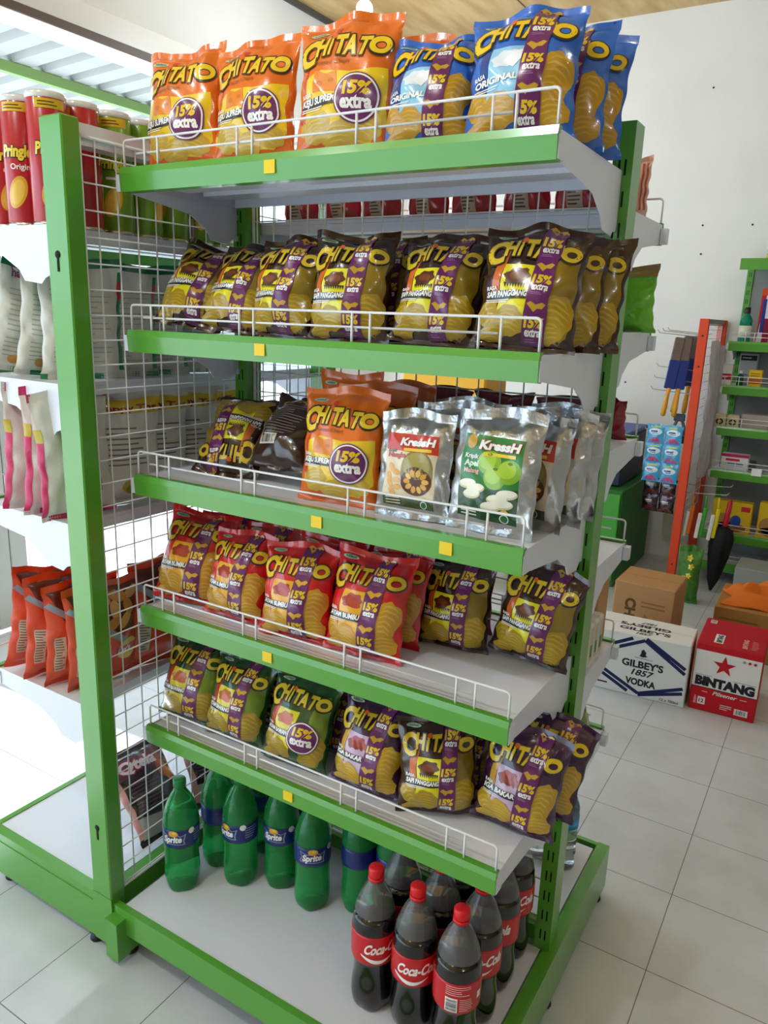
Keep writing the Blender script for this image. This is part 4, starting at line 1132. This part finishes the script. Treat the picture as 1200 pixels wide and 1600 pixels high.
carton('carton', Wg,.215,Hg, (.515,1.665,0), .055, paper('#dcdad6'), 'white drinks carton with navy diamond and black lettering on the floor', 'box', [(p,'front',.08),(t,'top',.08)])
p = Print(); RD = paper('#c01824'); WB_ = paper('#e6e2de')
Wb, Hb = .252, .298
p.rect(.003,Wb-.003,.105,Hb-.03, WB_, 0)
p.rect(.003,Wb-.003,.105,.108, BK, 1)
p.star(.115,.215,.045, RD, 2)
p.text('BINTANG', Wb/2, .117, .036, BK, 2, .07, 0, center=True, width=.225)
p.text('Pilsener', Wb/2+.005, .082, .016, WB_, 1, .02, .35, center=True, width=.09)
band_line(p, (.045,.088), (.066,.088), .002, WB_, 1); band_line(p, (.19,.088), (.215,.088), .002, WB_, 1)
band_line(p, (.01,.160), (.075,.160), .0015, BK, 1); band_line(p, (.155,.160), (.24,.160), .0015, BK, 1)
p.rect(.033,.062,.030,.062, WB_, 1); p.text('12', .0475, .038, .016, RD, 2, .04, center=True); p.poly([(.018,.028),(.028,.028),(.028,.05),(.025,.065),(.021,.065),(.018,.05)], paper('#e08a86'), 1)
p.rect(.175,.225,.018,.045, WB_, 1); p.bars(.180,.220,.022,.041, BK, 2); p.lines(.12,.165,.025,.05,3, WB_, 1, 2, .3)
for x in (.185,.205,.225): p.ell(x,.252,.006,.006, RD if x > .19 else paper('#9a9894'), 2, 10)
t = Print()
t.rect(.003,.128,.006,.30, paper('#b21a2a'), 0); t.rect(.132,Wb-.003,.006,.30, paper('#b21a2a'), 0)
t.rect(.060,.095,.03,.13, WB_, 1); t.text('BINTANG', .089, .038, .020, BK, 2, .05, rot=PI/2, width=.085); t.text('BINTANG', .185, .03, .018, paper('#e0a8a6'), 1, .03, rot=PI/2, width=.1)
t.lines(.20,.23,.03,.13,6, paper('#d88a88'), 1, 3, .3); t.rect(.02,.045,.25,.29, WB_, 1); t.bars(.022,.043,.255,.285, BK, 2)
carton('carton', Wb,.315,Hb, (.924,1.712,0), .03, RD, 'red and white beer carton with red star on the floor', 'box', [(p,'front',.08),(t,'top',.08)])
cb = paper('#b08458'); ckd = paper('#5a4428')
p = Print(); p.text('CH', .060, .30, .045, ckd, 0, .05, rot=-PI/2); p.lines(.13,.24,.26,.30,2, paper('#8a6840'),0,2,.4); p.ell(.16,.20,.02,.03, paper('#8a6840'), 0, 14, .4, .25, 5)
t = Print(); band_line(t, (0,.13), (.285,.13), .004, paper('#8a6640'), 0)
carton('carton', .275,.26,.375, (.488,2.06,0), -.02, cb, 'plain brown cardboard carton behind the white drinks carton', 'box', [(p,'front',.08),(t,'top',.08)])
p = Print(); p.lines(.03,.2,.16,.2,2, paper('#7a5a34'),0,2,.35)
carton('carton', .40,.40,.245, (.90,2.36,0), .02, paper('#a5763e'), 'low brown carton behind the beer carton, under the orange cloth', 'box', [(p,'front',.08)])
carton('carton', .36,.24,.255, (.90,3.05,0), 0, paper('#8f938f'), 'grey carton on the floor under the wall shelves', 'box', [])
# crumpled orange cloth
rn = np.random.RandomState(4); n = 26; vs = []; fs = []
for j in range(n):
    for i in range(n):
        u, v = i/(n-1)*2-1, j/(n-1)*2-1; r2 = min(1, math.hypot(u, v))
        ex = .20*(1+.12*math.sin(5*math.atan2(v,u)+1)); h = .085*(1-r2**2.5)*(1+.35*math.sin(6*u+2*v)+.25*math.sin(9*v-4*u+1)) + .012
        s_ = 1/max(1e-6, max(abs(u),abs(v)))*r2 if (u or v) else 0
        vs.append((ex*u*(.75+.25*s_)*1.0, .15*v, h if r2 < 1 else .010 + .004*math.sin(9*u+7*v)))
for j in range(n-1):
    for i in range(n-1): fs.append((j*n+i, j*n+i+1, (j+1)*n+i+1, (j+1)*n+i))
k = len(vs)
vs += [(x, y, z-.008) for x, y, z in vs]; fs += [tuple(q+k for q in f[::-1]) for f in fs[:]]
ed = [i for i in range(n)] + [j*n+n-1 for j in range(1,n)] + [(n-1)*n+i for i in range(n-2,-1,-1)] + [j*n for j in range(n-2,0,-1)]
for a in range(len(ed)): b2 = ed[(a+1)%len(ed)]; fs.append((ed[a], ed[a]+k, b2+k, b2))
mb = MB(); mb.add(vs, fs, mat('orange_cloth', '#d26a12', rough=.8, bump=.2, bscale=90), True)
tag(mb.build('cloth', None, (1.13, 2.56, .245), (0,0,.1)), 'crumpled orange cloth lying on the low brown carton', 'cloth')

# ------------------------------------------------------------------ the green cabinet at the back
cab = empty('cabinet', (-.45, 3.02, 0)); tag(cab, 'large green cabinet, side shade painted in, standing behind the cardboard cartons', 'cabinet')
b = MB(); b.bbox(0,.70,0,.80,.0,.595, mat('shaded_green_panel', '#1f6a1e', rough=.5), .006); b.build('cabinet_body', cab)  # the shade on the cabinet's side is put into this darker green
b = MB(); b.bbox(.36,.69,-.016,-.001,.04,.575, mat('lit_green_panel', '#3f9a2c', rough=.45), .004); dd = b.build('door', cab)  # lighter green paints the window light onto the cabinet front
b = MB(); b.tube([(.40,-.02,.36),(.40,-.045,.36),(.40,-.045,.46),(.40,-.02,.46)], .005, WIRE, 8); b.build('handle', dd)
bx_ = empty('storage_box', (-.30, 3.12, .596)); tag(bx_, 'dark navy storage box with blue rim on the green cabinet', 'box')
b = MB(); b.bbox(0,.50,0,.55,0,.30, mat('navy_plastic', '#141a38', rough=.5), .01); b.build('box_body', bx_)
b = MB(); b.bbox(-.008,.508,-.008,.558,.30,.325, mat('blue_plastic', '#2a4a9a', rough=.45), .006); b.build('box_lid', bx_)

# ------------------------------------------------------------------ wall shelves at the right
wsu = empty('shelving_unit', (.64, 3.86, 0)); tag(wsu, 'green single-sided wall shelving unit at the right edge, with small boxes', 'shelving unit')
for x in (-.0, 1.16):
    u = MB(); upright(u, x, x+.036, 0, .035, .02, 1.93, GREEN, ('-y',)); u.build('upright', wsu)
pnl = MB(); pnl.box(.036, 1.16, .008, .02, .1, 1.90, mat('grey_back_panel', '#8a8a86', rough=.6)); pnl.build('back_panel', wsu)
WS = (1.473, 1.220, .975, .715, .327, .13)
def wplace(mb): return mb
for z in WS: add_shelf(wsu, 1.19, .345, z, wplace, guard_on=True, panel_h=.056)
tp = MB(); tp.prism([(-.352,1.929),(-.345,1.935),(.03,1.935),(.03,1.92),(-.335,1.92),(-.335,1.873),(-.35,1.873)], 0, -.0, 1.19, GREEN); tp.build('top_canopy', wsu)
def simple_bottle(name, r, h, body, cap, loc, label, cat='bottle', lab=None, rough=.1, trans=.0):
    e = empty(name, loc); tag(e, label, cat)
    P = catmull([(r*.85,.0),(r,.006),(r,h*.55),(r*.92,h*.68),(r*.45,h*.80),(r*.38,h*.84)], 4)
    b = MB(); b.lathe(P, mat(name+'_'+body.lstrip('#'), body, rough=rough, trans=trans, ior=1.3), n=24); b.build('bottle_body', e)
    c = MB(); c.lathe([(r*.48,h*.83),(r*.5,h*.84),(r*.46,h),(0,h)], mat('cap_'+cap.lstrip('#'), cap, rough=.4), n=20); c.build('bottle_cap', e)
    if lab:
        l = MB(); l.lathe([(r,h*.14),(r+.001,h*.14),(r+.001,h*.48),(r,h*.48)], paper(lab), n=24); l.build('bottle_label', e)
    return e
zw = [z-.006 for z in WS]
simple_bottle('detergent_bottle', .032, .24, '#d8cf2c', '#2a7ab0', (.79,3.62,1.936), 'yellow bottle standing on top of the wall shelves', lab='#d8e4e6')
simple_bottle('mouthwash_bottle', .034, .20, '#2aa884', '#1c1c1c', (.705,3.60,zw[0]), 'green mouthwash bottle with black cap on the wall shelves', lab='#dfe3cf', trans=.5)
p = Print(); p.poly([(.0,.0),(.06,.0),(.06,.3),(.03,.3)], paper('#d8d8e0'), 0); p.rect(.012,.032,.06,.25, paper('#2a3a8a'), 1); p.rect(0,.06,.27,.31, paper('#d84a1c'), 1); p.rect(.03,.06,.0,.14, paper('#8a1c3a'), 1)
carton('toothpaste_pack', .062,.03,.31, (.765,3.63,zw[0]), 0, paper('#b82030'), 'tall red and white toothpaste pack beside the mouthwash', 'pack', [(p,'front',.1)])
p = Print(); p.rect(.002,.073,.035,.070, paper('#b8203a'), 0); p.lines(.025,.06,.044,.062,1, paper('#e6d8d8'),1,5,.5)
carton('small_box', .075,.05,.125, (.603,3.53,zw[1]), 0, paper('#dcdad8'), 'white box with red band at the left end of the wall shelves', 'box', [(p,'front',.1)])
p = Print(); p.rect(.006,.094,.085,.115, paper('#22262c'), 0); p.lines(.014,.086,.093,.107,1, paper('#a8acb0'),1,4,.5)
carton('small_box', .10,.05,.125, (.69,3.69,zw[1]+.062), 0, paper('#a2a6a8'), 'grey box with black title band, raised at the back of the wall shelves', 'box', [(p,'front',.1)])
carton('small_box', .11,.06,.060, (.685,3.685,zw[1]), 0, paper('#8a8e90'), 'low grey box under the grey box with black title band', 'box', [])
p = Print(); p.rect(.004,.068,.02,.05, paper('#b85a1c'), 0); p.lines(.01,.06,.06,.085,2, paper('#8a5a14'),0,2,.4)
carton('small_box', .072,.05,.10, (.768,3.54,zw[1]), 0, paper('#d8b41c'), 'small yellow box beside the white wire guard of the wall shelves', 'box', [(p,'front',.1)])
simple_bottle('medicine_bottle', .018, .09, '#1c5a34', '#e0e0dc', (.722,3.56,zw[1]), 'little dark green bottle between the white and yellow boxes')
for i, x in enumerate((.612,.685)):
    p = Print(); p.ell(.033,.03,.022,.018, paper('#3a3420'), 0, 16); p.ell(.033,.03,.012,.010, paper('#c9b06a'), 1, 12)
    carton('small_box', .068,.06,.072, (x,3.54,zw[2]), 0, paper('#d3c79c'), 'cream box with a dark round picture, %s of two' % ('left','right')[i], 'box', [(p,'front',.1)])
carton('small_box', .15,.08,.085, (.762,3.55,zw[2]), 0, paper('#a89a92'), 'greyish pink box right of the cream boxes', 'box', [])
p = Print(); p.rect(.0,.155,.082,.10, paper('#b82a5a'), 0); p.lines(.028,.14,.055,.075,1, paper('#c42a4a'),1,3,.7); p.lines(.03,.13,.02,.05,2, paper('#2a3a8a'),1,2,.4)
carton('small_box', .155,.07,.10, (.682,3.55,zw[3]), 0, paper('#dcd8dc'), 'white box with pink top and red title on the wall shelves', 'box', [(p,'front',.1)])
carton('small_box', .20,.10,.045, (.665,3.64,zw[3]), 0, paper('#6a6c74'), 'flat dark grey box behind the pink topped box', 'box', [])
p = Print()
sh = MB(); sh.bbox(0,.055,0,.002,0,.045, paper('#e0e0e0'), .0006); tag(sh.build('price_card', None, (.865,3.500,.70), (R(-6),0,0)), 'white price card hanging on the wire guard of the wall shelves', 'price card')
for i, (x, w, h) in enumerate(((.675,.225,.195),(.935,.20,.215))):
    p = Print(); p.ell(w*.3,h*.35,.05,.05, paper('#a87a44'), 0, 16); p.ell(w*.62,h*.4,.03,.035, paper('#2a4aa0'), 1, 16); p.rect(w*.72,w*.95,h*.72,h*.88, paper('#b8302c'), 0); p.ell(w*.5,h*.18,.09,.03, paper('#8a5a34'), 0, 18)
    carton('food_box', w,.07,h, (x,3.56,zw[4]), 0, paper('#d9b21c'), 'yellow food box with a %s on the low wall shelf' % ('blue cup picture, left one','picture, partly out of the photo')[i], 'box', [(p,'front',.1)])

# ------------------------------------------------------------------ orange hook rack
hr = empty('hook_rack', (.54, 3.2, 0)); tag(hr, 'orange framed wire mesh rack with hooks for hanging goods', 'rack')
OR = mat('orange_enamel', '#d8400c', rough=.45)
for y in (0,.66):
    b = MB(); b.bbox(-.025,.025,y-.0,y+.03,.02,1.592, OR, .003)
    if y == 0:
        for z in (1.50,1.33,.16): b.lathe([(0,0),(.006,.001),(.006,.002),(0,.003)], mat('bolt', '#5a4a2c', metal=.6), n=10); k = 4*10
        for q_, z in enumerate((1.50,1.33,.16)):
            for i in range(len(b.v)-k*(3-q_), len(b.v)-k*(2-q_)):
                a = b.v[i]; b.v[i] = (a[0], -a[2], z+a[1])
    ob = b.build('upright', hr)
    f = MB(); f.box(-.025,.025,y-.10,y+.13,.0,.022, OR); f.build('foot', ob)
b = MB(); b.box(-.012,.012,.03,.66,1.565,1.592, mat('grey_rail', '#8f8f8d', rough=.5)); b.build('top_rail', hr)
b = MB(); wire_panel(b, 0, .035, .655, .42, 1.56, 0, WIRE, off=.05); b.build('wire_mesh', hr)
HK = mat('chrome_hook', '#a8a8a8', rough=.3, metal=.9)
def hook(y, z, sgn, L=.25):
    b = MB(); b.tube([(sgn*.004,y,z),(sgn*.02,y,z-.004),(sgn*L,y,z+.012),(sgn*(L+.012),y,z+.028)], .0028, HK, 6); b.build('hook', hr)
for y, z in ((.08,1.495),(.20,1.505),(.34,1.51),(.12,1.235),(.08,1.17),(.16,1.30),(.05,.93)): hook(y, z, -1)
for y, z in ((.05,.60),(.18,.625)): hook(y, z, 1, .24)
def brush(x, y, z, tilt, label, col='#d99a1c'):
    e = empty('paint_brush', (x, y, z), (0, tilt, .25)); tag(e, label, 'paint brush')
    b = MB(); b.bbox(-.028,.028,-.008,.008,-.14,-.005, mat('brush_bristle', '#6f6259', rough=.9, vary=.2, vscale=120), .006); b.build('bristles', e)
    b = MB(); b.bbox(-.030,.030,-.010,.010,-.30,-.135, mat('blue_sleeve', '#1c2f7c', rough=.4, coat=.2), .004); b.build('sleeve', e)
    b = MB(); b.tube([(0,0,-.295),(0,0,-.33),(0,0,-.41),(0,0,-.455),(0,0,-.462)], [.014,.011,.0155,.014,.006], mat('brush_handle', col, rough=.4, coat=.2), 10); b.build('handle', e)
    return e
for i, (x, y, t) in enumerate(((.415,3.26,.10),(.455,3.275,.06),(.44,3.40,.10),(.480,3.41,.05),(.470,3.54,.08))):
    brush(x, y, 1.490 if i < 2 else 1.50, t, 'paint brush in blue sleeve with yellow handle down, %s on the rack' % ('front hook, outer','front hook, inner','middle hook, outer','middle hook, inner','rear hook')[i])
e = empty('pliers', (.455, 3.33, 1.00)); tag(e, 'dark grey handled pliers hanging below the paint brushes', 'tool')
b = MB(); b.bbox(-.035,.03,-.008,.008,.0,.045, mat('tool_steel', '#4a4e54', rough=.4, metal=.5), .006); b.build('jaw', e)
for s_ in (-1,1):
    b = MB(); b.tube([(s_*.012,0,.01),(s_*.035,0,-.05),(s_*.03,0,-.13)], [.009,.010,.009], mat('grey_grip', '#5f646c', rough=.5), 8); b.build('handle', e)
def sachets(name, x, y, z, cols, n, w, h, label, txt, c2, yaw=0):
    e = empty(name, (x, y, z), (0,0,yaw)); tag(e, label, 'sachets')
    for c_ in range(cols):
        for r_ in range(n):
            bg = Bag(w, h, .018, 3+c_*5+r_, .06, .06, .6); mb = MB(); bg.body(mb, film(name, c2[0]), 10, 12)
            p = Print(); a = h/w
            p.ell(.5,.62*a,.40,.16*a, ink(c2[1]), 0, 20); p.lines(.22,.78,.57*a,.69*a,1, ink(c2[2]),1,7,.75); p.lines(.30,.74,.50*a,.56*a,1, ink(c2[2]),1,9,.6); p.poly([(.1,.08),(.9,.08),(.6,.35*a),(.3,.3*a)], ink(c2[3]), 0); p.rect(.2,.8,.82*a,.9*a, ink(c2[4]), 0)
            p.onto(mb, bg.front, w, .02, .0004)
            mb.build('sachet', e, ((c_-cols/2+.5)*w*.97, .002*(r_%2), -(r_+1)*h*.985), (0,0,0))
    return e
sachets('detergent_sachets', .405, 3.20, .985, 2, 3, .105, .115, 'strips of light blue sachets hanging on the rack hook', 'Rinso', ('#3aa0d2','#dfeaf0','#3a4a8a','#c43a7a','#b8c42c'), -.05)
sachets('drink_sachets', .405, 3.255, .660, 2, 2, .10, .105, 'strips of dark purple sachets hanging below the light blue ones', 'Kapal', ('#2a0f1c','#2a141c','#d8d0d0','#6a1c24','#8a2a7a'), -.05)
def sachet_pack(x, col, label):
    e = empty('brush_pack', (x, 3.255, .585), (0,R(4),.3)); tag(e, label, 'brush pack')
    b = MB(); b.bbox(-.008,.014,-.006,.006,-.24,-.06, mat('grip_'+col.lstrip('#'), col, rough=.4), .005); b.tube([(.0,0,-.07),(-.008,0,.005)], .005, mat('grip_'+col.lstrip('#'), col), 8); b.build('handle', e)
    b = MB(); b.bbox(-.030,-.009,-.010,.010,-.255,-.10, mat('pale_bristle', '#d3cfc6', rough=.8), .004); b.build('bristles', e)
    return e
sachet_pack(.610, '#d8651c', 'orange handled brush on the low right hook of the rack')
sachet_pack(.680, '#3a9a2c', 'green handled brush on the low right hook of the rack')
sachet_pack(.750, '#d8c41c', 'yellow handled brush on the low right hook of the rack')
e = empty('umbrella', (.800, 3.30, .58), (0,R(4),0)); tag(e, 'folded black umbrella with red handle hanging from the rack', 'umbrella')
b = MB(); b.tube([(0,0,0),(0,0,-.02),(0,0,-.15),(0,0,-.17)], [.008,.014,.016,.012], mat('red_grip', '#b81a2c', rough=.4), 12); b.build('handle', e)
b = MB(); b.lathe([(.006,-.57),(.03,-.50),(.055,-.35),(.062,-.24),(.045,-.18),(.012,-.165)], mat('black_cloth', '#0c0a0c', rough=.8), n=24, ripple=lambda a, z: 1+.10*math.sin(8*a)); b.build('canopy', e)
# clear plastic bag behind the rack, green net with yellow flowers
bg = Bag(.20,.80,.035,7,.04,.06,3.0); mb = MB(); bg.body(mb, mat('milky_plastic', '#dedbe2', rough=.25, trans=.35, ior=1.05, bump=.5, bscale=25), 20, 40)
o = mb.build('plastic_bag', None, (.598, 3.46, .66), (0,0,R(80))); tag(o, 'long milky plastic bag hanging on the right side of the rack mesh', 'bag')
e = empty('netted_plant', (.668, 3.02, .0)); tag(e, 'green net bag with yellow flower print beside the brown carton', 'bag')
bg = Bag(.13,.34,.09,5,.05,.12,1.6); mb = MB(); bg.body(mb, mat('green_net', '#3f6f1f', rough=.6, vary=.3, vscale=60), 20, 30); mb.build('net', e)
mb = MB(); p = Print()
for x, y in ((.4,.9),(.55,1.35),(.5,2.1),(.35,1.2),(.6,1.75)):
    for q in range(5): p.ell(x+.08*math.cos(q*1.256), y+.08*math.sin(q*1.256), .06,.045, ink('#d9c41c'), 0, 10, q*1.256)
p.onto(mb, bg.front, .13, .01, .0008); mb.build('flowers', e)

# ------------------------------------------------------------------ outside, beyond the shop front
def outside_bottle(x, y, c1, c2, label): simple_bottle('fuel_bottle', .05, .34, c1, c2, (x, y, .62), label)
tb = empty('stand', (-3.55, 2.78, -.015)); tag(tb, 'low white stand outside the shop front holding bottles', 'stand')
b = MB(); b.bbox(-.25,.25,-.55,.55,.60,.634, PAINT, .005); b.build('stand_top', tb)
for sx in (-.22,.22):
    for sy in (-.5,.5):
        b = MB(); b.box(sx-.02,sx+.02,sy-.02,sy+.02,0,.60, PAINT); b.build('leg', tb)
for i, (y, c1, c2) in enumerate(((2.35,'#d8b42c','#d8b42c'),(2.55,'#7fae4a','#d8b42c'),(2.78,'#8fb85a','#e0e0dc'),(3.0,'#9aa8b0','#3a4a5a'),(3.2,'#5a7a5a','#3a4a5a'))):
    outside_bottle(-3.45, y, c1, c2, 'bottle on the white stand outside, %s' % ('yellow','green with yellow cap','pale green with white cap','pale grey','dull green')[i])
ye = MB(); ye.bbox(-.95,-.42,2.45,2.75,.0,1.60, mat('yellow_cooler', '#dba21c', rough=.5), .01)
tag(ye.build('cooler', None), 'yellow cabinet seen through the mesh above the silver pouches', 'cabinet')
